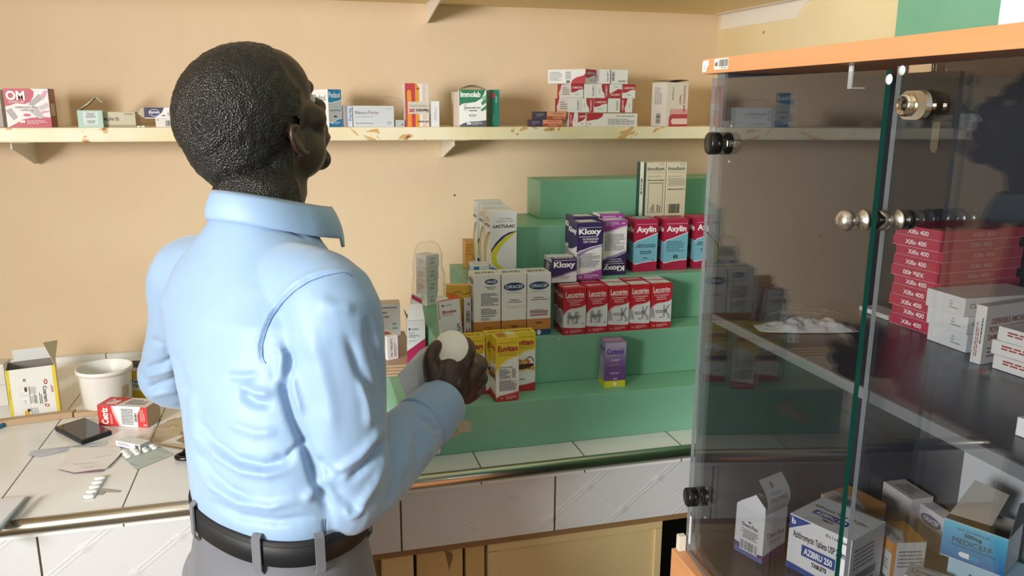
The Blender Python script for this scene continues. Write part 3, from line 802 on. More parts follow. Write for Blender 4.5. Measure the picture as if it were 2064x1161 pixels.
# --- tall white syrup cartons
def lactu(f):
    f.text('#8d8f92', 'Lactulose', .30, .885, .80, .915, bold=0); f.text('#8d8f92', 'Solution USP', .22, .845, .86, .875, bold=0)
    f.text('#2b3035', 'LACTULAC', .10, .765, .93, .81, bold=2)
    out = []; inn = []
    f.poly('#2a3472', [(1, .715), (.72, .70), (.45, .645), (.22, .56), (.04, .46), (.03, .40), (.3, .55), (.6, .65), (1, .712)])
    cr_o = [(1.0, .71), (.62, .645), (.30, .55), (.08, .45), (.04, .35), (.06, .26), (.20, .20), (.45, .16), (.66, .145)]
    cr_i = [(1.0, .70), (.74, .62), (.45, .52), (.27, .42), (.22, .33), (.27, .25), (.40, .20), (.55, .165), (.66, .145)]
    f.poly('#e3dc28', cr_o+cr_i[::-1])
    f.poly('#2a3472', [(.02, .20), (.02, .15), (.3, .142), (.66, .142), (.4, .155), (.15, .18)])
    f.micro('#9a9c9f', .05, .025, .32, .04, 1); f.text('#33363a', 'Limpy', .56, .02, .9, .065, bold=0, ital=True)
put('syrup_carton', 'tall white syrup carton with a yellow crescent, front one of the three', 988.5, 1041, 545, 405, 1.472, ZT[2], .050, '#eef0ef', {'F': lactu, 'L': lactu}, 'tall white crescent cartons')
put('syrup_carton', 'tall white syrup carton with a yellow crescent, middle one of the three', 975, 1026, 540, 400, 1.524, ZT[2], .040, '#eef0ef', {'F': lactu, 'L': lactu}, 'tall white crescent cartons')
put('syrup_carton', 'tall white syrup carton with a yellow crescent, rearmost of the three', 961.5, 1012, 536, 395, 1.568, ZT[2], .036, '#eef0ef', {'F': lactu, 'L': lactu}, 'tall white crescent cartons')
put('carton', 'small orange carton peeking out left of the tall white cartons', 938, 958, 532, 476, 1.60, ZT[2], .03, '#d9a24c', {'F': mk((Mi, '#a86e2c', .1, .6, .9, .9, 3), (Rc, '#c98a35', 0, .5, 1, .55)), 'T': mk((Rc, '#c2a070', 0, 0, 1, 1))})
# --- blue/white carton
put('carton', 'blue and white carton standing upside down behind the left dropper syrup carton', 947, 986, 548, 516, 1.472, ZT[2], .045, '#e9edf1', {
    'F': mk((Po, '#2f84c4', [(.12, 0), (.40, 0), (.50, .95), (.22, .95)]), (T, '#5c7ba0', '10', .66, .5, .86, .8, {'rot': 180, 'bold': 0}), (Rc, '#cfd8e0', 0, 0, 1, .04)),
    'L': mk((Rc, '#3d86bf', 0, 0, 1, 1)), 'T': mk((Rc, '#e4e8ec', 0, 0, 1, 1), (Mi, '#a8b4c0', .2, .3, .8, .7, 2))}, rot=-8)
# --- dark violet and white carton family
def klx(f, front=True):
    f.poly('#3b2a5c', [(0, 1), (1, 1), (1, .62), (.8, .60), (.55, .58), (.3, .54), (.12, .52), (0, .48)])
    f.poly('#9a8fb5', [(0, .455), (.12, .50), (.3, .525), (.55, .565), (.8, .588), (1, .60), (1, .575), (.8, .56), (.5, .52), (.25, .46), (.1, .41), (0, .40)])
    f.rect('#d9d4e2', .08, .915, .97, .922)
    f.text('#fdfdfd', 'Kloxy', .07, .77, .95, .90, bold=2); f.rect('#fdfdfd', .08, .755, .80, .762)
    f.text('#e8e4ee', 'CLOXACILLIN', .22, .70, .84, .735, bold=2); f.text('#e8e4ee', 'DRY SYRUP', .26, .65, .80, .685, bold=2)
    f.micro('#6d6d74', .08, .215, .92, .47, 12)
    f.poly('#a2469a', [(0, 0), (1, 0), (1, .17), (.8, .15), (.5, .115), (.2, .10), (0, .085)])
    f.poly('#c79cc9', [(0, .088), (.2, .103), (.5, .118), (.8, .153), (1, .173), (1, .19), (.75, .165), (.45, .13), (.2, .115), (0, .10)])
    logo(f, '#f0e2f0', '#a2469a', .12, .055, .05); f.micro('#e8cfe8', .3, .03, .9, .10, 3)
def klx_up(f):
    f.poly('#3b2a5c', [(0, 0), (1, 0), (1, .42), (.85, .38), (.6, .34), (.3, .32), (0, .27)])
    f.poly('#9a8fb5', [(0, .275), (.3, .325), (.6, .345), (.85, .385), (1, .425), (1, .45), (.8, .42), (.5, .37), (.2, .34), (0, .30)])
    f.text('#fdfdfd', 'Kloxy', .05, .07, .93, .195, rot=180, bold=2); f.rect('#fdfdfd', .08, .205, .92, .212)
    f.text('#e8e4ee', 'CLOXACILLIN', .2, .235, .84, .262, rot=180, bold=1); f.text('#e8e4ee', 'DRY SYRUP', .26, .28, .78, .305, rot=180, bold=1)
    f.micro('#85858c', .08, .45, .90, .76, 13)
    f.poly('#a2469a', [(0, 1), (1, 1), (1, .91), (.75, .89), (.5, .85), (.2, .81), (0, .80)])
    f.poly('#c79cc9', [(0, .80), (.2, .81), (.5, .85), (.75, .89), (1, .91), (1, .895), (.7, .865), (.4, .82), (.2, .795), (0, .785)])
    logo(f, '#f0e2f0', '#a2469a', .8, .945, .05); f.micro('#e8cfe8', .1, .90, .68, .975, 3)
def klside(f):
    f.poly('#3b2a5c', [(0, 1), (1, 1), (1, .60), (.5, .52), (0, .50)]); f.text('#fdfdfd', 'Kloxy', .05, .78, .95, .90, bold=2)
    f.rect('#c9c4d2', 0, .12, .3, .5); f.micro('#6d6d74', .1, .15, .9, .45, 10); f.rect('#8d5f96', 0, 0, 1, .1)
kltop = mk((Rc, '#4a4064', 0, 0, 1, 1), (Rc, '#d8d6de', .15, .2, .85, .8))
def klsm_top(f):
    f.rect('#e2e3e6', 0, 0, 1, 1); f.rect('#3b2a5c', 0, 0, 1, .35); f.text('#fdfdfd', 'Kloxy', .12, .04, .85, .3, rot=180, bold=2)
put('syrup_carton', 'dark violet and white syrup carton standing upright, tallest beside the small one', 1161, 1211.5, 566, 451, 1.437, ZT[2], .050, '#eceaee', {'F': klx, 'L': klside, 'T': kltop}, 'dark violet syrup cartons')
put('syrup_carton', 'violet and white syrup carton standing upside down beside the red ones', 1213, 1261, 555, 445, 1.468, ZT[2], .036, '#eceaee', {'F': klx_up, 'L': klside, 'T': mk((Rc, '#b9a8c4', 0, 0, 1, 1), (Rc, '#dcd8e2', .2, .2, .8, .8))}, 'dark violet syrup cartons')
put('syrup_carton', 'dark violet syrup carton hidden behind the upright one, only its top and side seen', 1154, 1203, 553, 437.5, 1.491, ZT[2], .050, '#eceaee', {'F': klx, 'L': klside, 'T': kltop}, 'dark violet syrup cartons')
put('syrup_carton', 'dark violet carton behind the upside-down one, its printed lid facing up', 1205.5, 1254, 551, 436, 1.506, ZT[2], .040, '#eceaee', {'F': klx_up, 'T': klsm_top}, 'dark violet syrup cartons')
def klsm(f):
    f.poly('#3b2a5c', [(0, 1), (1, 1), (1, .50), (.8, .46), (.6, .40), (.4, .32), (.2, .27), (0, .24)])
    f.poly('#8e83a8', [(0, .235), (.2, .265), (.4, .315), (.6, .395), (.8, .455), (1, .495), (1, .45), (.75, .40), (.5, .30), (.25, .22), (0, .19)])
    f.text('#fdfdfd', 'Kloxy', .08, .56, .93, .88, bold=2); f.rect('#fdfdfd', .1, .93, .97, .945)
    f.text('#55515c', 'CLOXACILLIN', .34, .23, .72, .275, bold=1); f.text('#55515c', 'DRY SYRUP', .36, .15, .68, .195, bold=1)
def klsl(f): f.rect('#4a4064', 0, .3, 1, .85); f.text('#d9d6e2', 'Kloxy', .2, .4, .8, .8, rot=90, bold=2); f.rect('#c3c6cc', 0, .85, 1, 1)
put('syrup_carton', 'short dark violet and white carton beside the tall upright one', 1111.5, 1162, 569, 521.5, 1.425, ZT[2], .050, '#e9e7ec', {'F': klsm, 'L': klsl, 'T': klsm_top}, 'dark violet syrup cartons')
# --- crimson and sky blue cartons
def axy(k):
    def fn(f):
        f.rect('#b0244a', 0, 0, 1, 1)
        f.poly('#f2e4ea', [(0, .55), (.12, .60), (.35, .63), (.65, .68), (1, .745), (1, .19), (.7, .185), (.35, .165), (.12, .14), (0, .15)])
        f.poly('#7fb9cf', [(0, .53), (.12, .585), (.35, .615), (.65, .665), (1, .73), (1, .205), (.7, .20), (.35, .18), (.12, .155), (0, .165)])
        f.text('#fff6f8', 'Axylin', .12, .715, .93, .865, bold=2) if False else f.text('#fff6f8', 'Axylin', .10, .72, .92, .87, bold=2)
        f.rect('#e9c6d0', .10, .905, .95, .912)
        if k == 1:
            f.micro('#4c6f80', .12, .36, .85, .58, 6); f.bars(.42, .23, .62, .30, 5)
        else:
            f.text('#24455a', 'AMPICILLIN + CLOXACILLIN', .14, .50, .9, .53, bold=1); f.text('#24455a', 'POWDER FOR ORAL SUSPENSION', .08, .465, .93, .49, bold=1)
            f.text('#24455a', 'SHAKE WELL BEFORE', .25, .375, .75, .40, bold=1); f.text('#24455a', 'TAKING EACH DOSE', .27, .34, .73, .365, bold=1)
            f.text('#24455a', '100ml', .40, .25, .58, .275, bold=1); f.text('#24455a', 'POM', .78, .20, .88, .22, bold=1)
        f.micro('#8c1838', .08, .06, .3, .09, 1)
    return fn
def axs(f):
    f.rect('#a01f42', 0, 0, 1, 1); f.poly('#79b0c6', [(0, .52), (.5, .60), (1, .56), (1, .17), (.5, .19), (0, .22)])
    f.text('#fff6f8', 'Axylin', .04, .72, .96, .86, bold=2); f.micro('#35586a', .15, .3, .7, .5, 4)
for k, (x0, x1, yb, yt, nm) in enumerate(((1275.5, 1322.5, 546, 441, 'left one of the three'), (1335, 1383, 543, 440, 'middle one of the three'), (1396.5, 1444, 541, 438, 'right one, beside the glass door'))):
    put('syrup_carton', 'crimson and sky blue syrup carton, '+nm, x0, x1, yb, yt, 1.487, ZT[2], .055, '#b0244a', {'F': axy(k), 'L': axs, 'T': mk((Rc, '#8fa9b8' if k == 0 else '#a8344f', .18, .25, .85, .85))}, 'crimson and blue syrup cartons', rot=-1.5)
# --- red cartons row
def lec(k):
    def fn(f):
        f.rect('#c02a33', 0, 0, 1, 1)
        f.poly('#e3e3e6', [(0, .44), (.15, .53), (.35, .57), (.6, .575), (.85, .60), (1, .64), (1, .14), (.7, .135), (.35, .15), (.1, .16), (0, .18)])
        f.poly('#c9c2c8', [(0, .44), (.15, .53), (.35, .57), (.6, .575), (.85, .60), (1, .64), (1, .61), (.8, .575), (.5, .55), (.3, .54), (.15, .49), (0, .40)])
        f.text('#f6eeee', 'Lecotrim', .10, .80, .90, .92, bold=1); f.rect('#f6eeee', .12, .785, .92, .79)
        f.text('#f0d8da', 'Co-Trimoxazole', .16, .725, .86, .76, bold=1); f.text('#f0d8da', 'Paediatric', .28, .68, .72, .712, bold=1); f.text('#f0d8da', 'Suspension', .27, .63, .75, .665, bold=1)
        if k < 2: f.poly('#a3a5aa', [(.17, .24), (.19, .49), (.30, .50), (.42, .36), (.53, .50), (.66, .50), (.66, .24), (.55, .24), (.55, .40), (.45, .29), (.38, .29), (.28, .40), (.27, .24)])
        else:
            f.text('#a3a5aa', 'K', .60, .25, .97, .52, bold=1); f.poly('#a3a5aa', [(.0, .25), (.07, .25), (.13, .44), (.09, .47), (.03, .45)]); f.poly('#a3a5aa', [(.13, .25), (.2, .25), (.13, .45), (.08, .42)])
        f.text('#2c2c30', 'SHAKE WELL BEFORE', .22, .385, .78, .41, bold=1); f.text('#2c2c30', 'TAKING EACH DOSE', .24, .35, .74, .373, bold=1)
        f.text('#2c2c30', '50ml', .43, .24, .57, .265, bold=1); f.text('#2c2c30', 'POM', .80, .22, .91, .24, bold=1)
        logo(f, '#f3dadb', '#c02a33', .14, .07, .045); f.micro('#ecc3c6', .3, .04, .85, .11, 3)
    return fn
def lecs(f):
    f.rect('#9c2430', 0, 0, 1, 1); f.poly('#cfc9cc', [(0, .5), (.5, .55), (1, .50), (1, .14), (.5, .15), (0, .2)]); f.text('#f0d8da', 'Lecotrim', .05, .78, .95, .9, bold=1); f.micro('#55484c', .12, .2, .9, .48, 8)
def lect(f):
    f.rect('#d8d3d3', 0, .06, 1, 1) if f.k > 0 else None
def lectA(f): f.rect('#c02a33', 0, 0, 1, 1); f.text('#f6eeee', 'Lecotrim', .15, .3, .85, .75, rot=180, bold=1)
def lectB(f): f.rect('#ddd9d8', .05, .08, .97, .92); f.micro('#a8a4a6', .3, .4, .7, .6, 1)
lx = [(1134.5, 1179.5, 673), (1181, 1223, 669), (1224.5, 1266, 666), (1267.5, 1308, 662.5), (1309.5, 1351, 659.5)]
for k, (x0, x1, yb) in enumerate(lx):
    put('syrup_carton', 'red and white carton, %s in the front row of five' % ('leftmost', 'second from the left', 'middle one', 'fourth from the left', 'rightmost')[k], x0, x1, yb, yb-91, 1.3835+.0006*k, ZT[1], .0325, '#c02a33',
        {'F': lec(k), 'L': lecs, 'T': lectA if k < 2 else lectB}, 'red syrup cartons', h=.0905)
for k, (x0, x1) in enumerate(((1126, 1168), (1170, 1211), (1212.5, 1254), (1255.5, 1297), (1298.5, 1338))):
    put('syrup_carton', 'red and white carton, %s in the rear row of five' % ('leftmost', 'second from the left', 'middle one', 'fourth from the left', 'rightmost')[k], x0, x1, 655, 570, 1.4180+.0004*k, ZT[1], .0315, '#c02a33',
        {'L': lecs, 'T': (lectB, lectA, lectB, lectA, lectB)[k]}, 'red syrup cartons', h=.0905)
# --- white, orange and navy cartons
def orac(k):
    def fn(f):
        f.rect('#27466f', 0, 0, 1, .10); f.rect('#c8853c', 0, .095, 1, .27)
        if k == 0:
            f.ell('#27466f', .64, .89, .24, .045); f.text('#e8edf4', 'ORACEF', .46, .87, .83, .91, bold=1)
            f.text('#3a3a3e', 'Powder for Oral', .42, .80, .80, .82, bold=1); f.text('#3a3a3e', 'Suspension', .5, .77, .74, .79, bold=1)
            f.micro('#55555a', .26, .52, .92, .72, 8); f.micro('#55555a', .26, .38, .85, .48, 4); f.text('#2c2c30', 'SHAKE WELL BEFORE USE', .26, .345, .78, .365, bold=1); f.micro('#77777c', .26, .29, .7, .33, 2)
            f.text('#a36a2c', 'POM', .46, .16, .62, .19, bold=1)
        else:
            f.ell('#27466f', .5, .80, .42, .065); f.text('#e8edf4', 'ORACEF', .16, .775, .86, .825, bold=1); f.micro('#7c8fae', .2, .70, .8, .715, 1)
            if k == 1:
                f.text('#3a3a3e', 'Powder for', .34, .58, .72, .605, bold=1); f.text('#3a3a3e', 'Oral Suspension', .24, .545, .84, .57, bold=1); f.text('#b9bcc4', 'Cup x 2', .18, .46, .9, .50, bold=0, ital=True)
                f.text('#3a2a1c', '100ml', .38, .155, .66, .19, bold=1)
            else:
                f.text('#3a3a3e', 'Poudre Pour', .28, .60, .70, .625, bold=1); f.text('#3a3a3e', 'Suspension Buvable', .16, .565, .86, .59, bold=1)
                f.text('#3a3a3e', 'Mayonnaise for 25ml', .14, .41, .70, .425, bold=0) if False else f.micro('#3a3a3e', .14, .41, .70, .425, 1)
                f.rect('#9a2436', .12, .385, .88, .398); f.rect('#3a2a3a', .12, .362, .88, .371); f.rect('#9a2436', .12, .325, .88, .34)
                f.text('#3a2a1c', '100ml', .34, .19, .62, .225, bold=1); f.ell('#e9eef5', .5, .05, .09, .04); f.micro('#27466f', .45, .035, .55, .065, 2)
    return fn
def oras(f): f.rect('#b27a3c', 0, .095, 1, .27); f.rect('#27466f', 0, 0, 1, .10); f.micro('#66666c', .2, .4, .8, .8, 9); f.ell('#4a5f80', .5, .89, .4, .05)
def orat(f): f.rect('#dfe0e0', .02, .05, .98, .95); f.text('#3c4148', 'ORACEF', .1, .25, .85, .6, rot=180, bold=2)
for k, (x0, x1, yb, yt) in enumerate(((956, 1009, 672, 553), (1011, 1060.5, 670, 553), (1062, 1109, 666.5, 548))):
    put('syrup_carton', 'white syrup carton with orange and navy bands, %s of three' % ('left', 'middle', 'right')[k], x0, x1, yb, yt, 1.397, ZT[1], .050, '#e9e9e8', {'F': orac(k), 'L': oras, 'T': orat}, 'white syrup cartons with orange bands', rot=0, h=.1215-.0005*k)
put('carton', 'thin white barcoded carton squeezed between the laxative and white syrup cartons', 935, 950, 653, 575, 1.418, ZT[1], .030, '#dfdcd8', {'F': mk((Ba, .30, .38, .85, .68, {'vert': True}), (T, '#2b2b2e', 'A', .5, .82, .8, .9, {'bold': 2}), (Po, '#b8423c', [(.2, .05), (.35, .25), (.6, .05), (.7, .25), (.85, .2), (.65, .0), (.3, 0)]))}, rot=-10)
# --- laxative carton
def bico(f):
    f.poly('#7d5a78', [(0, 0), (.45, 0), (.45, .10), (.06, .10), (.06, .2), (0, .2)]); f.rect('#d9602e', .45, 0, 1, .09)
    f.rect('#e9894a', .0, .975, 1, 1); f.ell('#555860', .14, .86, .05, .03); f.text('#6b6e76', 'COSMOS', .23, .84, .58, .875, bold=0)
    f.text('#b23a30', 'Bicolex', .10, .665, .80, .745, bold=1); f.text('#7b7e86', 'Bisacodyl', .10, .60, .58, .645, bold=0)
    f.text('#4b4e58', '5', .74, .21, .90, .38, bold=0); f.micro('#8a8d95', .10, .20, .3, .27, 2); f.text('#cbb8cc', '5mg', .14, .035, .30, .07, bold=1)
    f.rect('#d9602e', .955, .09, .975, .60)
put('carton', 'white laxative carton with an orange and mauve foot, on the stand near the hand', 893.5, 934, 668, 592, 1.402, ZT[1], .022, '#eceef0', {'F': bico, 'L': mk((Rc, '#d7d5da', 0, 0, 1, 1), (Rc, '#8b7c92', .3, .5, .7, .95)), 'T': mk((Rc, '#dedfe2', 0, 0, .5, 1), (Rc, '#d9602e', .5, 0, 1, 1)), 'R': mk((Rc, '#d9602e', 0, 0, 1, 1))}, rot=6, lean=-5, h=.079)
# --- yellow junior carton
def juni(f):
    f.rect('#d9b23c', 0, 0, 1, 1); f.poly('#7a5a2a', [(0, .86), (.2, .84), (.45, .90), (.7, .84), (1, .88), (1, .865), (.7, .825), (.45, .885), (.2, .825), (0, .845)])
    f.text('#5d7a3a', 'Junior', .62, .14, .80, .74, rot=270, bold=2); f.ell('#4a3a22', .18, .76, .09, .04); f.micro('#8c6a22', .1, .15, .3, .6, 3, vert=True); f.micro('#8c6a22', .4, .2, .5, .7, 2, vert=True)
put('carton', 'mustard yellow carton with vertical print leaning behind the laxative carton', 895, 948, 640, 536, 1.428, ZT[1]+.001, .020, '#d9b23c', {'F': juni, 'L': mk((Rc, '#e6dccb', 0, 0, 1, 1), (Rc, '#cdbfa6', .3, .1, .6, .9)), 'T': mk((Rc, '#d9b060', 0, 0, 1, 1))}, rot=0, lean=3, h=.096)
# --- stack of small white boxes in a bag
def wsm(f): f.text('#5a5d66', 'Tabs', .3, .62, .7, .78, bold=0); f.micro('#6a6d76', .3, .25, .75, .5, 2)
zz = ZT[1]
pos = ('lowest', 'second from below', 'third from below', 'topmost')
for i in range(4):
    o, w, h, c = put('tablet_carton', 'small white labelled carton, %s of the bagged stack against the wall' % pos[i], 860.5, 882+i, 612, 585, 1.672, zz, .035, '#e2e0de', {'F': wsm, 'L': mk((Mi, '#a9a6a4', .2, .2, .8, .7, 3),)}, 'small white cartons in the bag', rot=32, h=.0275)
    zz += .0278
bagmesh('plastic_bag', 'clear plastic bag around the stack of small white cartons', c[0]+.002, c[1], ZT[1]+.0006, .034, .036, .136, 9)
# --- first tread: yellow, white and red fruit cartons
def fruit(f, s=1, u0=0.0, v0=0.33):
    P = lambda u, v: (u0+u*s, v0+v*s)
    def e(c, u, v, ru, rv, **k): f.ell(c, *P(u, v), ru*s, rv*s, **k)
    # basket handle, fruit, basket
    for a in range(0, 180, 12):
        q = math.radians(a); q2 = math.radians(a+13)
        f.poly('#5c3a28', [P(.78+.16*math.cos(q), .10+.09*math.sin(q)), P(.78+.16*math.cos(q2), .10+.09*math.sin(q2)), P(.78+.13*math.cos(q2), .10+.075*math.sin(q2)), P(.78+.13*math.cos(q), .10+.075*math.sin(q))]); f.k -= 1
    f.k += 1
    e('#c0433a', .30, .115, .17, .05); e('#b8b04a', .22, .105, .12, .042); e('#cf6a3c', .62, .10, .17, .047); e('#c9b24c', .56, .095, .11, .037); e('#a8a04a', .42, .085, .10, .035)
    f.poly('#4a2c1e', [P(.05, .07), P(.95, .07), P(.86, -.02), P(.14, -.02)]); f.rect('#2e1c14', *P(.1, .04), *P(.9, .05))
    e('#d9a23a', .88, -.01, .10, .035); e('#cf8a30', .10, -.02, .10, .035)
    f.poly('#e5c83c', [P(.25, -.03), P(.45, -.045), P(.65, -.03), P(.75, .005), P(.62, -.012), P(.45, -.02), P(.32, -.012)])
def euv(k):
    def fn(f):
        f.poly('#e8cf2c', [(0, 1), (1, 1), (1, .72), (.75, .70), (.5, .67), (.25, .61), (.1, .54), (0, .45)])
        f.poly('#efe6a0', [(0, .45), (.1, .54), (.25, .61), (.5, .67), (.75, .70), (1, .72), (1, .70), (.75, .68), (.5, .645), (.25, .58), (.1, .50), (0, .40)])
        f.poly('#b82c32', [(0, 0), (1, 0), (1, .14), (.7, .115), (.4, .10), (.15, .085), (0, .05)]); f.poly('#d8a8a0', [(0, .05), (.15, .085), (.4, .10), (.7, .115), (1, .14), (1, .155), (.7, .13), (.4, .112), (.15, .10), (0, .07)])
        f.text('#a8262e', 'Euvitan', .06, .79, .92, .885, bold=2) if k != 0 else f.text('#a8262e', 'Euvitan', .07, .79, .94, .885, bold=2)
        f.rect('#a8262e', .07, .925, .95, .93); f.rect('#a8262e', .07, .765, .92, .77); f.text('#a3902c', 'Multivitamin Syrup', .10, .72, .88, .75, bold=1)
        if k == 0:
            f.text('#2c2c30', 'Each 5 ml contains', .14, .535, .72, .555, bold=1); f.micro('#3c3c42', .14, .37, .62, .52, 7); f.micro('#3c3c42', .68, .38, .86, .52, 7, seed=4)
            f.rect('#55555a', .12, .365, .86, .368); f.micro('#3c3c42', .14, .17, .9, .34, 9, seed=8); f.rect('#55555a', .12, .365, .124, .53)
            logo(f, '#f0dcdc', '#b82c32', .22, .055, .045); f.micro('#ecc8c8', .42, .03, .9, .09, 3)
        else:
            fruit(f, 1, 0, .40); f.text('#2c2c30', '100ml', .40, .20, .60, .225, bold=1)
    return fn
def euvs(f):
    f.poly('#e0c62a', [(0, 1), (1, 1), (1, .62), (.5, .55), (0, .60)]); f.text('#a8262e', 'Euvitan', .15, .79, .85, .87, bold=1); fruit(f, .9, .05, .36); f.poly('#b82c32', [(0, 0), (1, 0), (1, .1), (0, .13)])
def euvt(f): f.rect('#e2c92c', 0, 0, 1, 1); f.text('#a8262e', 'Euvitan', .15, .25, .85, .6, rot=180, bold=1)
def euvt0(f): f.rect('#e2c92c', 0, 0, 1, 1); f.rect('#c98a28', .12, .15, .55, .85); f.micro('#7a4a18', .16, .25, .5, .75, 3); f.rect('#dcdcdc', .62, .5, .95, .9)
put('syrup_carton', 'yellow, white and red vitamin carton standing foremost with a table of print', 1000, 1045.5, 811, 684, 1.306, ZT[0], .040, '#eeeeec', {'F': euv(0), 'L': euvs, 'T': euvt0}, 'yellow vitamin syrup cartons', rot=2)
put('syrup_carton', 'yellow vitamin carton with a fruit basket, left one partly behind the hand', 921, 978, 797, 673, 1.350, ZT[0], .030, '#eeeeec', {'F': euv(1), 'L': euvs, 'T': euvt}, 'yellow vitamin syrup cartons', h=.1105)
put('syrup_carton', 'yellow vitamin carton almost hidden behind the foremost one', 980, 1023.5, 795, 668, 1.3495, ZT[0], .031, '#eeeeec', {'F': euv(1), 'T': euvt}, 'yellow vitamin syrup cartons', h=.1125)
put('syrup_carton', 'yellow vitamin carton with a fruit basket, right one', 1025.5, 1078.5, 788, 663, 1.3490, ZT[0], .031, '#eeeeec', {'F': euv(1), 'T': euvt}, 'yellow vitamin syrup cartons', h=.1125)
def cura(f):
    f.poly('#6b4a86', [(0, 0), (1, 0), (1, 1), (0, 1)]); f.rect('#9488a4', 0, .80, 1, 1) if False else None
    for i in range(10):
        a = .95-.05*i; t = i/10; cc = [int(x+(y-x)*t) for x, y in zip((168, 160, 186), (107, 74, 134))]
        f.mb.face([f.P(0, a-.05), f.P(1, a-.05), f.P(1, a), f.P(0, a)], C('#%02x%02x%02x' % tuple(cc)))
    f.k += 1
    f.rect('#a8a0ba', 0, .95, 1, 1); f.rect('#d2cf2e', 0, 0, 1, .145)
    f.text('#2a2a86', 'Curamol', .08, .74, .88, .86, bold=1); f.rect('#c9c070', .1, .71, .5, .716)
    f.micro('#d8d0e4', .25, .58, .75, .63, 2, center=True); f.text('#d8a85c', 'OTHER INSTANTS', .2, .485, .74, .51, bold=1) if False else f.micro('#d8a85c', .2, .485, .74, .51, 1)
    f.micro('#d8d0e4', .2, .29, .74, .34, 2, center=True); f.text('#e8e4f0', '60ml', .40, .175, .60, .21, bold=1); f.ell('#e8e8d0', .5, .07, .09, .05)
def curs(f):
    f.rect('#857a9a', 0, 0, 1, 1); f.rect('#c6c32c', 0, 0, 1, .145); f.text('#2a2a86', 'Curamol', .1, .80, .9, .88, bold=1); f.micro('#cfc8dc', .15, .35, .7, .65, 6); f.rect('#c8c2d0', .1, .17, .75, .32); f.bars(.2, .19, .65, .30, 6, c='#8a8496')
put('syrup_carton', 'lilac and yellow syrup carton standing alone on the lowest tread', 1218, 1259.5, 774, 684, 1.330, ZT[0], .036, '#6b4a86', {'F': cura, 'L': curs, 'T': mk((Rc, '#8f6f94', 0, 0, 1, 1), (Rc, '#a88fae', .1, .3, .9, .8))}, rot=-4)

# ================================================================ behind the hand: pile on the lowest tread
def pads(name, label, z, pts, th, m, cat, group=None):
    mb = MB(); P = [atz(x, y, z+th) for x, y in pts]
    mb.slab([(p[0], p[1], z+th) for p in P], th, m)
    return tag(mb.build(name), label, cat, group), P
z = ZT[0]+.0003
lab_ = ('lowest', 'second from below', 'third from below', 'topmost')
for i in range(4):
    mb = MB(); x0, x1 = (.018+.003*i, .214-.002*i)
    mb.slab([(x0, 1.50+.003*i, z+.0045), (x1, 1.485+.004*i, z+.0045), (x1+.006, 1.742, z+.0045), (x0+.01, 1.744, z+.0045)], .0044, M_card)
    mb.slab([(x0+.002, 1.503+.003*i, z+.0048), (x1-.002, 1.488+.004*i, z+.0048), (x1+.004, 1.738, z+.0048), (x0+.012, 1.738, z+.0048)], .0002, C('#a98d70'))
    tag(mb.build('cardboard_sheet'), 'flattened brown cardboard sheet on the stand beside the man, %s of the pile' % lab_[i], 'cardboard', 'cardboard sheets')
    z += .0050
ZP = z+.0002
def cosmos(f):
    f.rect('#dcdde0', 0, 0, 1, 1); f.poly('#b02458', [(0, 0), (1, .08), (1, .58), (0, .30)])
    f.ell('#55585f', .14, .80, .06, .03); f.text('#5f626a', 'COSMOS', .24, .775, .66, .82, bold=0); f.text('#6a6d76', 'Bisoprolol', .10, .70, .42, .73, bold=0); f.micro('#8a8d95', .1, .60, .7, .68, 3); f.micro('#55585f', .1, .52, .5, .54, 1)
o, w, h, c = put('carton', 'tall white and magenta carton with its top torn open, standing by the raised hand', 822, 858, 735, 648, 1.50, ZP, .048, '#dcdde0', {'F': cosmos, 'L': mk((Rc, '#d9cfd2', 0, 0, 1, 1), (Po, '#c23a6a', [(0, 0), (1, 0), (1, .30), (0, .1)]), (Mi, '#a8a0a6', .2, .4, .8, .85, 5))}, rot=-6, open_top=True)
mb = MB(); mb.slab([(-w/2, -.022, h), (w/2, -.022, h), (w/2-.004, -.006, h+.028), (-w/2+.008, -.006, h+.028)], .0006, C('#e3e4e7'), M_cardin); mb.build('top_flap').parent = o
mb = MB(); mb.slab([(-w/2+.001, .02, h), (-w/2+.001, -.02, h), (-w/2-.004, -.012, h+.014), (-w/2-.004, .012, h+.014)], .0006, M_cardin); mb.build('side_flap').parent = o
mb = MB(); mb.sheet(lambda u, v: (-.006+.018*u, .024-.004*v+.004*math.sin(3*v), h+.042*v), 3, 8, C('#efeff0'), .0006)
mb.slab([(-.006, .0185, h+.034), (.014, .0185, h+.022), (.014, .0185, h+.030), (-.006, .0185, h+.042)], .0004, C('#b8324a')); mb.build('lid_tongue').parent = o
def logobox(f):
    f.rect('#2c2a2c', .1, .30, .8, .62); f.text('#e8602c', 'KETRIS', .14, .36, .76, .56, bold=2); f.rect('#e8602c', .1, .22, .8, .28)
put('carton', 'small white carton with black and orange logo, on the pile beside the man', 781.5, 803, 722, 674, 1.53, ZP, .060, '#e4e4e6', {
    'F': mk((T, '#3a3a40', '100 TABLETS', .30, .12, .48, .88, {'rot': 90, 'bold': 1}), (Mi, '#77777d', .6, .12, .85, .88, 2, {'vert': True})),
    'L': logobox, 'T': logobox}, rot=22)
o, w, h, c = put('carton', 'wide white carton with pink and cyan stripe at the wall side of the pile', 752, 808, 668, 634, 1.70, ZP, .036, '#e3e2e4', {
    'F': mk((Rc, '#6fb6c9', 0, 0, .10, 1), (Rc, '#d99ab0', .10, 0, .14, 1), (Mi, '#8e90a0', .2, .55, .7, .8, 2), (Mi, '#7ec0cf', .7, .2, .95, .45, 2), (Mi, '#6a6d76', .2, .85, .9, .92, 1), (Rc, '#cf8ba6', 0, -.0, 1, .05)),
    'T': mk((Rc, '#c7b49b', 0, 0, 1, 1),)}, rot=-3, h=.075)

# ================================================================ left part of the counter
ZC1 = ZC+.0004
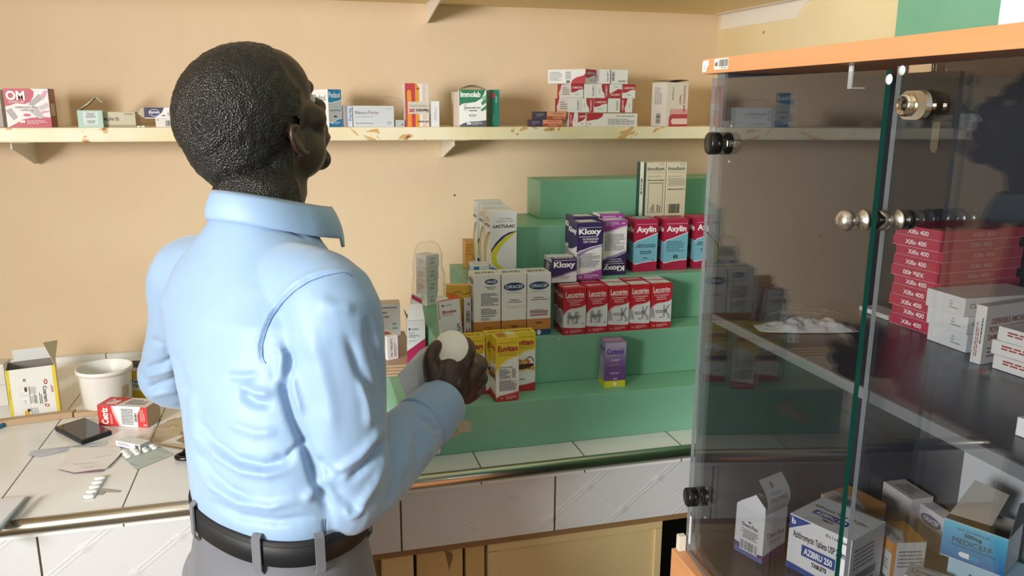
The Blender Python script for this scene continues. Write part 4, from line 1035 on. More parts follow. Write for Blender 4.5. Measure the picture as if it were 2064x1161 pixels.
# brown cardboard strip along the fronts of the cartons
mb = MB(); a = atz(-8, 862, ZC1); b = atz(146, 842, ZC1)
mb.slab([(a[0], a[1], ZC1+.012), (b[0], b[1], ZC1+.012), (b[0]+.004, b[1]+.016, ZC1+.012), (a[0]+.004, a[1]+.016, ZC1+.012)], .0118, M_card)
tag(mb.build('cardboard_strip'), 'long brown cardboard strip in front of the yellow edged carton', 'cardboard')
mb = MB(); a = atz(150, 842, ZC1); b = atz(197, 838, ZC1)
mb.slab([(a[0], a[1], ZC1+.010), (b[0], b[1], ZC1+.010), (b[0]+.002, b[1]+.012, ZC1+.010), (a[0]+.002, a[1]+.012, ZC1+.010)], .0098, M_card)
tag(mb.build('cardboard_strip'), 'short brown cardboard strip in front of the white bucket', 'cardboard')
def coart(f):
    f.rect('#e2d23c', 0, 0, .10, 1) if False else f.poly('#dccb4a', [(0, 0), (.07, 0), (.07, 1), (0, 1)]); f.micro('#8a8450', .02, .45, .05, .62, 1, vert=True)
    f.rect('#e6cf45', .93, 0, 1, 1)
    f.text('#2a2c30', 'Coartem', .70, .30, .78, .62, rot=270, bold=1); f.text('#b83a2c', 'D', .70, .20, .79, .27, rot=270, bold=1, ital=True)
    f.micro('#55585c', .60, .28, .67, .56, 2, vert=True); f.micro('#b83a2c', .86, .48, .91, .66, 2, vert=True); f.micro('#8a8d90', .50, .3, .56, .55, 2, vert=True)
    f.ell('#b8402c', .77, .70, .035, .05); f.ell('#e8e6e2', .775, .70, .018, .028)
    for i, v in enumerate((.08, .32, .50)):
        f.rect('#c9c5c0', .24, v-.01, .42, v+.15); f.rect('#ecebe8', .245, v-.005, .415, v+.145); f.micro('#9a9ca0', .44, v, .55, v+.14, 5)
    f.ell('#6b4632', .36, .60, .03, .05); f.ell('#e3e2e0', .29, .54, .02, .03); f.poly('#d9b24a', [(.27, .08), (.38, .08), (.36, .18), (.29, .2)]); f.ell('#4a2e20', .37, .19, .03, .03); f.rect('#d7d8dc', .28, .34, .33, .40)
    f.rect('#77797c', .33, .76, .36, .81)
o, w, h, c = putz('carton', 'white and yellow tablet carton with its lid standing open beside the white bucket', (24, 851), (123, 836), 748, ZC1, .06, '#e9e8e4', {'F': coart, 'R': mk((Rc, '#dcc75c', 0, 0, 1, 1), (Rc, '#e8dfb0', .2, .3, .8, .9))}, open_top=True)
mb = MB()
mb.slab([(w/2, -.028, h), (w/2, .028, h), (w/2+.008, .026, h+.035), (w/2-.016, -.02, h+.045)], .0007, C('#cfc6ac')); mb.build('side_flap').parent = o
mb = MB(); mb.slab([(-w/2+.012, .028, h), (w/2-.002, .028, h), (w/2-.006, .034, h+.022), (-w/2+.010, .034, h+.022)], .0007, C('#d9dadb')); mb.build('back_flap').parent = o
o2, w, h, c = putz('carton', 'pale carton behind the yellow edged carton, cut by the left edge', (-40, 822), (18, 818), 738, ZC1, .04, '#d6d3cc', {'F': mk((Rc, '#c2bfb8', 0, .5, 1, .53),)})
# bucket
Pb = atz(198, 838, ZC1); 
kx, ky = float(Pb[0])+.010, float(Pb[1])+.045
mb = MB(); Hb = .088; r0, r1 = .0445, .0515
mb.lathe([(0, 0), (r0-.003, 0), (r0, .003), (r1-.002, Hb-.010), (r1-.0015, Hb-.009), (r1+.0012, Hb-.009), (r1+.0012, Hb-.001), (r1, Hb), (r1-.0015, Hb), (r1-.002, Hb-.003), (r0-.0015, .004), (0, .003)], M_pvc, 56)
bk = tag(mb.build('bucket', loc=(kx, ky, ZC1)), 'round white plastic bucket without a lid on the counter', 'bucket')
for j, (a0, a1, z0, z1, c_) in enumerate(((-42, -20, .028, .052, '#b9a596'), (-160, -150, .012, .075, '#d3c8b4'))):
    mb = MB()
    def fn(u, v, a0=a0, a1=a1, z0=z0, z1=z1):
        q = math.radians(a0+(a1-a0)*u); zz = z0+(z1-z0)*v; r = r0+(r1-.002-r0)*(zz-.003)/(Hb-.013)+.0004
        return (r*math.cos(q), r*math.sin(q), zz)
    mb.sheet(fn, 8, 1, C(c_)); t_ = mb.build('tape_patch'); t_.parent = bk; t_['label'] = 'brownish tape patch'
def tetra(f):
    f.rect('#e2b92c', 0, 0, 1, .26); f.poly('#e2b92c', [(.25, .62), (1, .66), (1, .9), (.42, .9)]); f.text('#3a3a3c', 'Tetra', .32, .50, .80, .62, bold=1); f.text('#3a3a3c', 'Opht', .36, .34, .80, .48, bold=1)
put('carton', 'yellow and white ointment carton half hidden behind the left sleeve', 252, 300, 803, 741, 1.745, ZC1, .05, '#eceae4', {'F': tetra}, rot=-14, open_top=True)
def cetF(f):
    f.rect('#eceaea', 0, 0, 1, 1)
    f.poly('#cf3a38', [(0, 0), (.42, 0), (.36, .30), (.30, .7), (.28, 1), (0, 1)]); f.poly('#cf3a38', [(1, 0), (1, 1), (.88, 1), (.80, .6), (.80, 0)]); f.poly('#e8b4b0', [(.42, 0), (.46, 0), (.40, .3), (.34, .7), (.31, 1), (.28, 1), (.30, .7), (.36, .3)])
    f.text('#f8f0ee', 'Cetriz', .07, .08, .21, .90, rot=90, bold=2); f.micro('#f0d2d0', .25, .1, .29, .8, 2, vert=True)
    f.micro('#44464c', .48, .10, .72, .90, 11, vert=False); f.bars(.74, .25, .79, .7, vert=True); logo(f, '#f3dadb', '#cf3a38', .93, .12, .03); f.micro('#f0c6c2', .86, .3, .96, .9, 4, vert=True)
def cetT(f):
    f.rect('#dfdcdc', 0, 0, 1, 1); f.poly('#cf3a38', [(0, 0), (.36, 0), (.46, 1), (0, 1)]); f.text('#f8f0ee', 'Cetriz', .12, .15, .34, .8, rot=0, bold=2); f.micro('#44464c', .5, .2, .9, .8, 4)
putz('carton', 'red and white syrup carton lying on its side in front of the bucket', (200, 857), (299, 862), 821, ZC1, .045, '#eceaea', {'F': cetF, 'T': cetT, 'R': mk((Rc, '#c9a98c', 0, 0, 1, 1))}, h=.041)
# dark tablet / phone
def flat(name, label, cat, pts, z, th, m, bev=0, ztop=True):
    mb = MB(); P = [atz(x, y, z+th) for x, y in pts]
    bm = bmesh.new(); vs = [bm.verts.new((p[0], p[1], z+th)) for p in P]; f = bm.faces.new(vs)
    if f.normal.z < 0: f.normal_update()
    r = bmesh.ops.extrude_face_region(bm, geom=[f]); 
    for v in r['geom']:
        if isinstance(v, bmesh.types.BMVert): v.co.z -= th
    bmesh.ops.recalc_face_normals(bm, faces=bm.faces[:])
    if bev:
        bmesh.ops.bevel(bm, geom=bm.edges[:], offset=bev, segments=2, affect='EDGES', profile=.5)
    bm.verts.index_update()
    mb.mesh([v.co[:] for v in bm.verts], [[v.index for v in f.verts] for f in bm.faces], m); bm.free()
    o = mb.build(name)
    return (tag(o, label, cat) if label else o), P
ph, P = flat('tablet_phone', 'black touchscreen phone lying on the white counter tiles', 'phone', [(109.5, 860), (171, 841), (225.5, 868), (165, 889)], ZC1, .0085, mat('phone body', '#15171c', .35), .0015)
cx_, cy_ = sum(p[0] for p in P)/4, sum(p[1] for p in P)/4
mb = MB(); Q = [(cx_+(p[0]-cx_)*.88, cy_+(p[1]-cy_)*.90, ZC1+.0089) for p in P]; mb.slab(Q[::-1] if (Vector(Q[1])-Vector(Q[0])).cross(Vector(Q[2])-Vector(Q[1])).z < 0 else Q, .0004, mat('phone screen', '#3a3d44', .08)); s_ = mb.build('screen'); s_.parent = ph; s_['label'] = 'glossy dark screen'
def paper(name, label, pts, z, amp=.0015, col='#e9e9ea', lines=None, cat='paper', seed=0, th=.0003):
    """a sheet of paper with gentle waves, its outline given on the counter"""
    mb = MB(); P = [atz(x, y, z) for x, y in pts]
    bm = bmesh.new(); vs = [bm.verts.new((p[0], p[1], z)) for p in P]; f = bm.faces.new(vs); bmesh.ops.triangulate(bm, faces=[f])
    bmesh.ops.subdivide_edges(bm, edges=bm.edges[:], cuts=4, use_grid_fill=True)
    for v in bm.verts: v.co.z = z+amp*(.5+.5*noise.noise(Vector((v.co.x*28+seed, v.co.y*28, 0))))+.0001
    bmesh.ops.recalc_face_normals(bm, faces=bm.faces[:]); bm.verts.index_update()
    V = [v.co[:] for v in bm.verts]; Fs = [[v.index for v in f.verts] if f.normal.z > 0 else [v.index for v in f.verts][::-1] for f in bm.faces]
    mb.mesh(V, Fs, C(col)); mb.mesh([(x, y, q-th) for x, y, q in V], [f[::-1] for f in Fs], C(col))
    bm.free()
    for ln in (lines or []):
        A = atz(ln[0], ln[1], z); B = atz(ln[2], ln[3], z); d_ = (B-A); L = np.linalg.norm(d_); d_ = d_/L; n_ = np.array([-d_[1], d_[0], 0])*.0006
        r = random.Random(ln[0]); t = 0
        while t < L:
            wl = min(r.uniform(.002, .007), L-t); a_ = A+d_*t; b_ = A+d_*(t+wl); zz = z+amp+.0003
            mb.face([(a_[0]-n_[0], a_[1]-n_[1], zz), (b_[0]-n_[0], b_[1]-n_[1], zz), (b_[0]+n_[0], b_[1]+n_[1], zz), (a_[0]+n_[0], a_[1]+n_[1], zz)], C('#8a8f9c')); t += wl+.0015
    return tag(mb.build(name), label, cat)
paper('leaflet', 'narrow folded leaflet strip lying in front of the black phone', [(57, 918), (64, 908), (140, 900), (212, 889), (216, 896), (150, 906), (80, 921)], ZC1, .0012, '#c9d0da', [(66, 915, 205, 893), (68, 911, 180, 897), (72, 918, 150, 905)], 'leaflet')
paper('paper_sheet', 'torn white sheet of paper with pencil notes on the tiles', [(141, 903), (241, 902), (246, 913), (214, 946), (150, 953), (110, 945), (125, 938)], ZC1+.0021, .0018, '#e6e4e2', [(190, 925, 225, 918), (150, 938, 200, 934), (165, 945, 190, 943)], 'paper')
paper('paper_scrap', 'reddish torn scrap showing under the white sheet of paper', [(118, 947), (150, 955), (205, 951), (212, 947), (160, 946)], ZC1+.0001, .0006, '#b08a8e', None, 'paper')
# blister packs
def blister(label, org, ux, uy, nx, ny, w, h, z, rpill, capsule=False):
    """foil sheet with domed pockets; org corner, ux/uy unit vectors"""
    mb = MB(); O = Vector(org); U = Vector(ux).normalized(); V = Vector(uy).normalized()
    f = [(O)[:], (O+U*w)[:], (O+U*w+V*h)[:], (O+V*h)[:]]
    f = [(p[0], p[1], z+.0008) for p in f]
    if (Vector(f[1])-Vector(f[0])).cross(Vector(f[3])-Vector(f[0])).z < 0: f = f[::-1]
    mb.slab(f, .0006, mat('blister foil', '#c9d1cf', .3, .5))
    root = tag(mb.build('blister_pack'), label, 'blister pack')
    for i in range(nx):
        for j in range(ny):
            c = O+U*(w*(i+.5)/nx)+V*(h*(j+.5)/ny); m2 = MB()
            pr = [(rpill, 0), (rpill*.96, rpill*.35), (rpill*.8, rpill*.55), (rpill*.5, rpill*.62), (0, rpill*.64)]
            m2.lathe(pr, mat('blister pocket', '#e9edec', .18), 18, (0, 0, 0))
            p = m2.build('tablet_pocket')
            if capsule:
                for v in p.data.vertices:
                    q = v.co.copy(); v.co = Vector((q.x*V.x*1.5+q.y*U.x, q.x*V.y*1.5+q.y*U.y, q.z))
            p.parent = root; p.location = (c[0], c[1], z+.0009)
    return root
A = atz(238, 912, ZC1); B = atz(298, 893, ZC1); E_ = atz(275, 948, ZC1)
blister('white blister pack of round tablets on the tiles in front of the small carton', tuple(A+np.array([.002, -.004, 0])), B-A, E_-A, 4, 3, .062, .036, ZC1+.0005, .0058)
paper('foil_wrapper', 'flat pale printed foil sheet lying under the blister pack', [(243, 917), (302, 893), (352, 916), (276, 947)], ZC1, .0004, '#b7c3bf', [(310, 905, 340, 914), (262, 935, 285, 940), (300, 925, 330, 922)], 'foil wrapper')
A = atz(165, 1008, ZC1); B = atz(194, 962, ZC1)
blister('strip of five capsules lying alone near the metal counter edge', tuple(A), (B-A), np.array([B[1]-A[1], -(B[0]-A[0]), 0]), 5, 1, .080, .017, ZC1, .0060, True)
paper('foil_scrap', 'torn foil tail beside the strip of five capsules', [(196, 994), (208, 985), (245, 989), (240, 992), (212, 992), (206, 998)], ZC1, .0006, '#a8a39c', None, 'foil scrap')
putz('carton', 'small flat white carton lying between the phone and the blister pack', (234, 899), (283, 909), 889, ZC1+.0012, .024, '#dfe1e3', {'F': mk((Mi, '#7a7f88', .1, .3, .7, .8, 2), (Ba, .80, .15, .95, .85)), 'R': mk((Rc, '#b9bcc0', 0, 0, 1, 1))}, h=.011)
# scissors
sc = empty('scissors', tuple(atz(383, 925, ZC1)), 'pair of black-handled scissors lying on the tiles, partly behind the man', 'scissors')
P0 = atz(383, 925, ZC1)
mb = MB(); ring = [(P0[0]+.019*math.cos(q)*1.15, P0[1]+.012*math.sin(q)+.003, ZC1+.005) for q in [2*math.pi*k/28 for k in range(29)]]
mb.tube(ring, .0042, M_black, 10, cap=False); child(mb, 'handle', sc, 'black plastic finger loop')
mb = MB(); mb.tube([(P0[0]-.012, P0[1]+.014, ZC1+.005), (P0[0]-.004, P0[1]+.036, ZC1+.006), (P0[0]+.030, P0[1]+.040, ZC1+.006)], [.005, .006, .005], M_black, 10); mb.tube([(P0[0]+.026, P0[1]+.040, ZC1+.0085), (P0[0]+.04, P0[1]+.030, ZC1+.008)], .004, mat('red plastic', '#a8242c', .4), 8); child(mb, 'handle', sc, 'second handle with a red grip')
for k, dx in enumerate((0, .006)):
    mb = MB(); mb.slab([(P0[0]-.012, P0[1]+.030+dx*.5, ZC1+.0045+k*.0013), (P0[0]-.012, P0[1]+.042+dx*.5, ZC1+.0045+k*.0013), (P0[0]-.075, P0[1]+.072+dx, ZC1+.004+k*.0013)][::-1], .0012, M_steel); child(mb, 'blade', sc)
# brown paper envelopes and crumpled bag near the scissors
for i, (pp, zz) in enumerate((([(355, 888), (400, 862), (430, 884), (392, 900)], 0), ([(362, 875), (385, 858), (420, 880), (408, 893)], .0012), ([(372, 866), (380, 858), (412, 888), (404, 893)], .0024))):
    paper('paper_envelope', 'brown paper dispensing envelope by the scissors, %s of the pile' % ('lowest', 'middle', 'topmost')[i], pp, ZC1+zz, .0007, ('#9b8468', '#a8917a', '#b39c86')[i], None, 'envelope', seed=i)
def crumple(name, label, pts, z, hgt, m, seed, n=26):
    P = [atz(x, y, z) for x, y in pts]; mb = MB()
    def fn(u, v):
        a = P[0]*(1-u)*(1-v)+P[1]*u*(1-v)+P[2]*u*v+P[3]*(1-u)*v
        e = math.sin(math.pi*u)*math.sin(math.pi*v)
        q = noise.noise(Vector((a[0]*45+seed, a[1]*45, 0)))+.5*noise.noise(Vector((a[0]*120+seed, a[1]*120, 3)))
        return (a[0], a[1], z+.0006+hgt*(e**.5)*(.55+.45*q))
    mb.sheet(fn, n, n, m)
    return tag(mb.build(name), label, 'plastic bag')
M_tan = clear('amber tinted film', (.90, .82, .70, 1), 1.5, .2, .05, 60)
crumple('plastic_bag', 'crumpled amber plastic film between the red carton and the scissors', [(292, 905), (385, 868), (378, 838), (310, 862)], ZC1, .018, M_tan, 5)
# notebook at the lower left, blue ring
flat('notebook', 'white notebook corner with pen marks at the left end of the counter edge', 'notebook', [(-60, 1010), (50, 1001), (3, 1062), (-60, 1110)], ZC1+.0002, .006, C('#d9d8dc'))
P0 = atz(57, 1003, ZC1+.009); P1 = atz(-6, 1068, ZC1+.009); mb = MB()
mb.tube([tuple(P0+np.array([.002, 0, .0])), tuple(P0*.96+P1*.04), tuple(P1)], [.0016, .0038, .0038], mat('grey pen', '#8f9694', .3), 12)
tag(mb.build('pen'), 'grey pen lying along the notebook edge at the lower left', 'pen')
mb = MB(); P0 = atz(-6, 856, ZC1+.004); mb.tube([(P0[0]+.012*math.cos(q), P0[1]+.016*math.sin(q), ZC1+.0042) for q in [2*math.pi*k/24 for k in range(25)]], .004, mat('blue plastic', '#1f6c93', .35), 10, cap=False)
tag(mb.build('scissor_handle'), 'blue plastic ring handle cut by the left edge of the photo', 'handle')

# ================================================================ glass fronted cabinet
PX = .5288
cab = empty('display_cabinet', (.9, .75, 0), 'orange beech and charcoal display cabinet with smoked glass doors along the right wall', 'cabinet')
YE = .972; YN = .290; XB = .901
yt_ = float(atx(1415, 135, PX-.004)[1])
mb = MB(); mb.box((PX-.004, YN-.02, 1.5450), (XB+.012, yt_, 1.5642), M_beech, .0008); child(mb, 'top_board', cab, 'orange beech top board')
# sticker remains on the top board's front edge
def onx(f, a, b): pass
tb = [c for c in cab.children if c.name == 'top_board'][0]
def xface(mb, x, pl, pr, zlo, zhi):
    """face on the plane x (seen from -x); image columns pl..pr"""
    ya = float(atx(pl, 130, x)[1]); yb = float(atx(pr, 130, x)[1])
    return Face(mb, (x, ya, zlo), (0, -1, 0), (0, 0, 1), ya-yb, zhi-zlo)
mb = MB(); f = xface(mb, PX-.0041, 1439.5, 1468, 1.5492, 1.5628); f.rect('#dcdad6', 0, 0, 1, 1); f.bars(.36, .25, .96, .88, 4); f.micro('#55534f', .5, .06, .9, .18, 1); f.ell('#77706a', .16, .5, .1, .2); f.rect('#c8a9a0', .26, .3, .3, .8)
s_ = mb.build('barcode_sticker'); s_.parent = tb; s_.data.transform(Matrix.Translation((-.9, -.75, 0))); s_['label'] = 'small barcode sticker'
mb = MB(); f = xface(mb, PX-.0041, 1416, 1429, 1.5476, 1.5624); f.poly('#eceae6', [(0, .05), (.6, 0), (.7, .3), (1, .6), (.95, 1), (.2, .95), (.02, .8)]); f.micro('#9aa2b4', .2, .2, .6, .6, 2)
s_ = mb.build('torn_sticker'); s_.parent = tb; s_.data.transform(Matrix.Translation((-.9, -.75, 0))); s_['label'] = 'torn white sticker remnant'
def cb(name, a, b, m, label=None, bev=.0005):
    mb = MB(); mb.box(a, b, m, bev); return child(mb, name, cab, label)
cb('side_panel', (PX+.013, YE-.018, 0.8604), (XB+.012, YE, 1.5448), M_char, 'charcoal end panel')
cb('panel_edge', (PX+.0075, YE-.018, 0.8604), (PX+.0128, YE, 1.5448), M_edge, 'grey edge band of the end panel')
cb('side_panel', (PX+.008, YN-.02, 0.8604), (XB+.012, YN, 1.5448), M_char)
cb('back_panel', (XB, YN+.0005, 0.8604), (XB+.012, YE-.0185, 1.5448), M_char)
cb('floor_board', (PX+.008, YN+.0005, 0.8604), (XB-.0005, YE-.0185, 0.8724), M_charp, 'charcoal bottom shelf')
ms = cb('middle_shelf', (PX+.0145, YN+.0005, 1.2152), (XB-.0005, YE-.0185, 1.2270), M_charp, 'charcoal middle shelf')
cb('shelf_edge', (PX+.010, YN+.0005, 1.2152), (PX+.0142, YE-.0187, 1.2270), M_edge, 'grey edge band of the middle shelf')
cb('base_front', (PX-.018, YN-.02, .02), (PX+.004, YE+.008, 0.8600), M_beech, 'orange beech base front')
cb('base_side', (PX+.0045, YE-.018, .02), (XB+.012, YE, 0.8600), M_char)
cb('hinge_block', (PX-.012, YE-.004, 0.8602), (PX-.001, YE+.006, 0.8840), C('#d8cfc0'), 'small cream plastic stop')
def door(name, ya, yb, zlo, zta, ztb, label, ajar=0):
    d = empty(name, (PX, ya, zlo), None, None); d.parent = cab; d.location = (PX-.9, ya-.75, zlo); d.rotation_euler = (0, 0, ajar)
    mb = MB(); T_ = .005
    x0, x1 = 0, T_
    L = yb-ya
    V = [(x0, 0, 0), (x0, L, 0), (x0, L, ztb-zlo), (x0, 0, zta-zlo), (x1, 0, 0), (x1, L, 0), (x1, L, ztb-zlo), (x1, 0, zta-zlo)]
    mb.mesh(V, [(0, 3, 2, 1), (4, 5, 6, 7)], M_glass)
    mb.mesh(V, [(1, 2, 6, 5)], M_gedge); mb.mesh(V, [(0, 4, 7, 3)], M_gedge2); mb.mesh(V, [(2, 3, 7, 6), (0, 1, 5, 4)], M_gedge2)
    g = mb.build('glass_pane'); g.parent = d; d['label'] = label; g['label'] = label
    return d
AJ = math.radians(6.2)
# near edge of the first door: where the opened pane meets image column 1800
L1 = YE-.20
for _k in range(300):
    L_ = YE-.0005-L1; _P = np.array([PX-L_*math.sin(AJ), YE-.0005-L_*math.cos(AJ), 1.3]); _q = pxl(_P)
    if _q[0] > 1784-(_q[1]-170)*.104: break
    L1 -= .001
d1 = door('glass_door', YE-.0005, L1, 0.8604, 1.5388, 1.5332, 'smoked glass door beside the green stand', -AJ)
d2 = door('glass_door', .6325, YN-.018, 0.8604, 1.5388, 1.5388, 'smoked glass door carrying the lock', -math.radians(4.5))
def xp(px_, py_, x): p = atx(px_, py_, x); return float(p[1]), float(p[2])
def dp(px_, py_):
    """point on the opened first door: distance along the pane written as the y it has when the door is shut, and its height"""
    d_ = ray(px_, py_); n_ = np.array([math.cos(AJ), -math.sin(AJ), 0]); Hh_ = np.array([PX, YE-.0005, 1.5]); t_ = ((Hh_-CAM) @ n_)/(d_ @ n_); P = CAM+d_*t_
    return float(YE-.0005-np.hypot(P[0]-PX, P[1]-YE+.0005)), float(P[2])
def part(mb, name, d, label=None):
    o = mb.build(name); o.parent = d; o.data.transform(Matrix.Translation((-PX, -(d.location.y+.75), -d.location.z)))
    if label: o['label'] = label
    return o
# hinges: black discs with inner bracket
for (a, b, r_) in ((1449, 289, .0142), (1403, 1001, .0135)):
    y, z = dp(a, b)
    mb = MB()
    mb.lathe([(0, .0150), (r_*.9, .0150), (r_, .0135), (r_, .0015), (r_*.93, .0012), (r_*.93, .0002), (0, .0002)], M_black, 36, (PX, y, z), (-1, 0, 0))
    part(mb, 'hinge_disc', d1, 'black round hinge disc')
    mb = MB(); mb.box((PX+.0052, y-.008, z-.006), (PX+.009, min(y-.001, YE-.0190), z+.006), M_chrome, .001)
    mb.box((PX+.0122, y-.030, z-.004), (PX+.016, y-.004, z+.004), M_chrome, .0008)
    for dz in (-.022, .022): mb.lathe([(0, 0), (.003, .0003), (.003, .002), (0, .0024)], M_chrome, 14, (PX+.0052, y-.020, z+dz), (1, 0, 0))
    part(mb, 'hinge_bracket', d1, 'metal hinge bracket inside')
# knobs
for (a, b, d) in ((1742, 444, d1), (1815, 443, d2)):
    y, z = dp(a, b) if d is d1 else xp(a, b, PX)
    mb = MB()
    mb.lathe([(0, .0002), (.0115, .0002), (.0118, .0015), (.0112, .003), (.0075, .0045), (.006, .008), (.0062, .011), (.0095, .0145), (.0116, .019), (.0120, .023), (.0112, .027), (.0085, .0305), (.004, .0322), (0, .0325)], M_nickel, 36, (PX, y, z), (-1, 0, 0), sc=.8)
    k = part(mb, 'knob', d, 'satin metal door knob')
    mb = MB(); mb.lathe([(0, 0), (.0115, 0), (.0115, .008), (.008, .010), (.006, .016), (0, .017)], M_black, 24, (PX+.0052, y, z), (1, 0, 0), sc=.8)
    part(mb, 'knob_backing', d, 'black washer and screw behind the glass')
for (a, b, d) in ((1793, 160, d1), (1820, 142, d2)):
    y, z = dp(a, b) if d is d1 else xp(a, b, PX)
    mb = MB(); mb.lathe([(0, .0022), (.0045, .0018), (.0056, .0006), (.0056, .0001), (0, .0001)], mat('clear rubber bumper', '#c9d3d6', .3), 24, (PX, y, z), (-1, 0, 0), sc=.8); part(mb, 'bumper', d, 'pale rubber bumper')
# lock
ya_, z = xp(1819, 212, PX); yb_, z = xp(1888, 212, PX); y = (ya_+yb_)/2; hl = (ya_-yb_)/2-.0132; mb = MB()
V = []; n = 12
out = [( hl+.0132*math.cos(math.radians(q)), .0132*math.sin(math.radians(q))) for q in range(-90, 91, 12)]+[(-hl+.0132*math.cos(math.radians(q)), .0132*math.sin(math.radians(q))) for q in range(90, 271, 12)]
def cap_(mb, out, xa, xb, m):
    N = len(out); V = [(xa, y-u, z+v) for u, v in out]+[(xb, y-u*.94, z+v*.94) for u, v in out]
    mb.mesh(V, [(i, (i+1) % N, N+(i+1) % N, N+i) for i in range(N)]+[tuple(range(N, 2*N)), tuple(range(N))[::-1]], m)
cap_(mb, out, PX-.0002, PX-.0048, M_chrome)
lock = part(mb, 'lock', d2, 'polished oval lock body')
yl = y+hl*.95; mb = MB()
mb.lathe([(.0125, .0062), (.0125, .010), (.0105, .0125), (.0095, .0125), (.0088, .0108), (0, .0108)], M_chrome, 32, (PX, yl, z), (-1, 0, 0), sc=.8)
mb.box((PX-.0091, yl-.001, z-.004), (PX-.0087, yl+.001, z+.004), M_black)
o = part(mb, 'lock_cylinder', d2); o.parent = lock; o['label'] = 'keyhole cylinder'
mb = MB(); cap_(mb, [(u*.95+.004, v*.98) for u, v in out], PX+.0052, PX+.016, M_black); part(mb, 'lock_backing', d2, 'black lock body behind the glass')
mb = MB(); yy = y-.002
mb.slab([(PX+.020, yy+.005, z-.0144), (PX+.020, yy+.005, z-.037), (PX+.020, yy+.002, z-.041), (PX+.020, yy-.002, z-.041), (PX+.020, yy-.005, z-.037), (PX+.020, yy-.005, z-.0144)], .0015, M_steel); part(mb, 'lock_tongue', d2, 'flat steel lock tongue')
# catches under the top board
y, z = xp(1716, 160, PX+.03); mb = MB(); mb.box((PX+.028, y-.003, 1.5212), (PX+.030, y+.003, 1.5446), mat('clear catch', '#c9ccd0', .25), .0003); mb.box((PX+.0302, y-.003, 1.5212), (PX+.045, y+.003, 1.5228), mat('clear catch', '#c9ccd0', .25), .0003); child(mb, 'door_catch', cab, 'small clear plastic catch')
y0_, z = xp(1838, 138, PX-.001); y1_, _z = xp(1888, 138, PX-.001); mb = MB(); mb.box((PX-.0025, y1_, 1.5316), (PX-.0003, y0_, 1.5384), M_chrome, .0004); part(mb, 'strike_plate', d2, 'small chrome strike plate')
# magnetic strip sticker near the bottom of the first door
y, z = dp(1391, 1068); mb = MB(); mb.box((PX-.0006, y-.003, z-.022), (PX-.0001, y+.0025, z+.022), C('#d5d6d8')); part(mb, 'door_sticker', d1, 'narrow white strip sticker')

# ---- things in the cabinet
ZM = 1.2274; ZB = .8729
def putt(name, label, tl, tr, zt, z, d, col, arts, group=None, **k):
    P0 = atz(tl[0], tl[1], zt); P1 = atz(tr[0], tr[1], zt); v = P1-P0; w = float(np.hypot(v[0], v[1])); r = math.atan2(v[1], v[0]); d = max(.01, min(d, (XB-.012-max(P0[0], P1[0]))/abs(math.sin(r))))
    u = np.array([math.cos(r), math.sin(r), 0]); a = np.array([-math.sin(r), math.cos(r), 0]); c = P0+u*w/2+a*d/2; c[2] = z
    mb, fs = carton(w, d, zt-z, col, arts, **k); o = mb.build(name, loc=c, rz=r)
    return tag(o, label, 'medicine box', group), w, zt-z, c
def xif(flip=False, side=False):
    def fn(f):
        f.rect('#b3294a', 0, 0, 1, 1); f.rect('#e9b9c4', 0, 0, 1, .035)
        if side: f.text('#c98a9a', 'Xifix 400', .36, .3, .64, .72, bold=1)
        else: f.text('#f8ecef', 'Xifix 400', .27, .26, .72, .72, rot=180 if flip else 0, bold=1)
    return fn
# ten crimson cartons
hx = .0131; nm = ('lowest', 'second from below', 'third from below', 'fourth from below', 'fifth from below', 'sixth from below', 'seventh from below', 'third from the top', 'second from the top', 'topmost')
P0 = atz(1792, 648, ZM); zx = ZM
for i in range(10):
    w = .0728-.0003*(i % 3); d = .132; mb, fs = carton(w, d, hx-.00015, '#b3294a', {'F': xif(i == 5), 'R': xif(side=True), 'T': mk((Rc, '#a32443', 0, 0, 1, 1))})
    r = math.radians(-86+.6*((i*7) % 3)); u = np.array([math.cos(r), math.sin(r), 0]); a = np.array([-math.sin(r), math.cos(r), 0])
    off = np.array([.003*math.sin(i*2.1)-.0006*i, 0, 0]) if i else np.zeros(3)
    c = np.array([P0[0]+.0, P0[1], zx])+u*w/2+a*d/2+off
    c[0] = min(c[0], XB-.005-d/2)
    tag(mb.build('tablet_carton', loc=c, rz=r), 'crimson carton in the tall cabinet stack, %s of ten' % nm[i], 'medicine box', 'crimson cartons stacked in the cabinet'); zx += hx
# three white cartons
def wend(f): f.text('#55585f', 'MFD', .62, .62, .70, .72, bold=0); f.text('#55585f', 'EXP', .62, .46, .70, .56, bold=0); f.micro('#6a6d75', .62, .3, .86, .40, 1)
def wside(f): f.text('#5a6470', 'CLAVULIN', .06, .45, .38, .7, bold=1); f.rect('#a8a5a3', 0, 0, 1, .02)
zx = ZM
for i in range(3):
    P0 = atz(1864, 682, ZM); P1 = atz(1941, 710, ZM); v = P1-P0; r = math.atan2(v[1], v[0])+math.radians((0, 2, -1)[i]); w = float(np.linalg.norm(v)); d = .118
    u = np.array([math.cos(r), math.sin(r), 0]); a = np.array([-math.sin(r), math.cos(r), 0])
    c = np.array([P0[0]-.004*i, P0[1]-.003, zx])+u*w/2+a*d/2
    mb, fs = carton(w, d, .0214, '#d9dadc', {'F': wend, 'R': wside})
    tag(mb.build('tablet_carton', loc=c, rz=r), 'white carton stacked beside the crimson cartons, %s of three' % ('lowest', 'middle', 'topmost')[i], 'medicine box', 'white cartons stacked in the cabinet'); zx += .0216
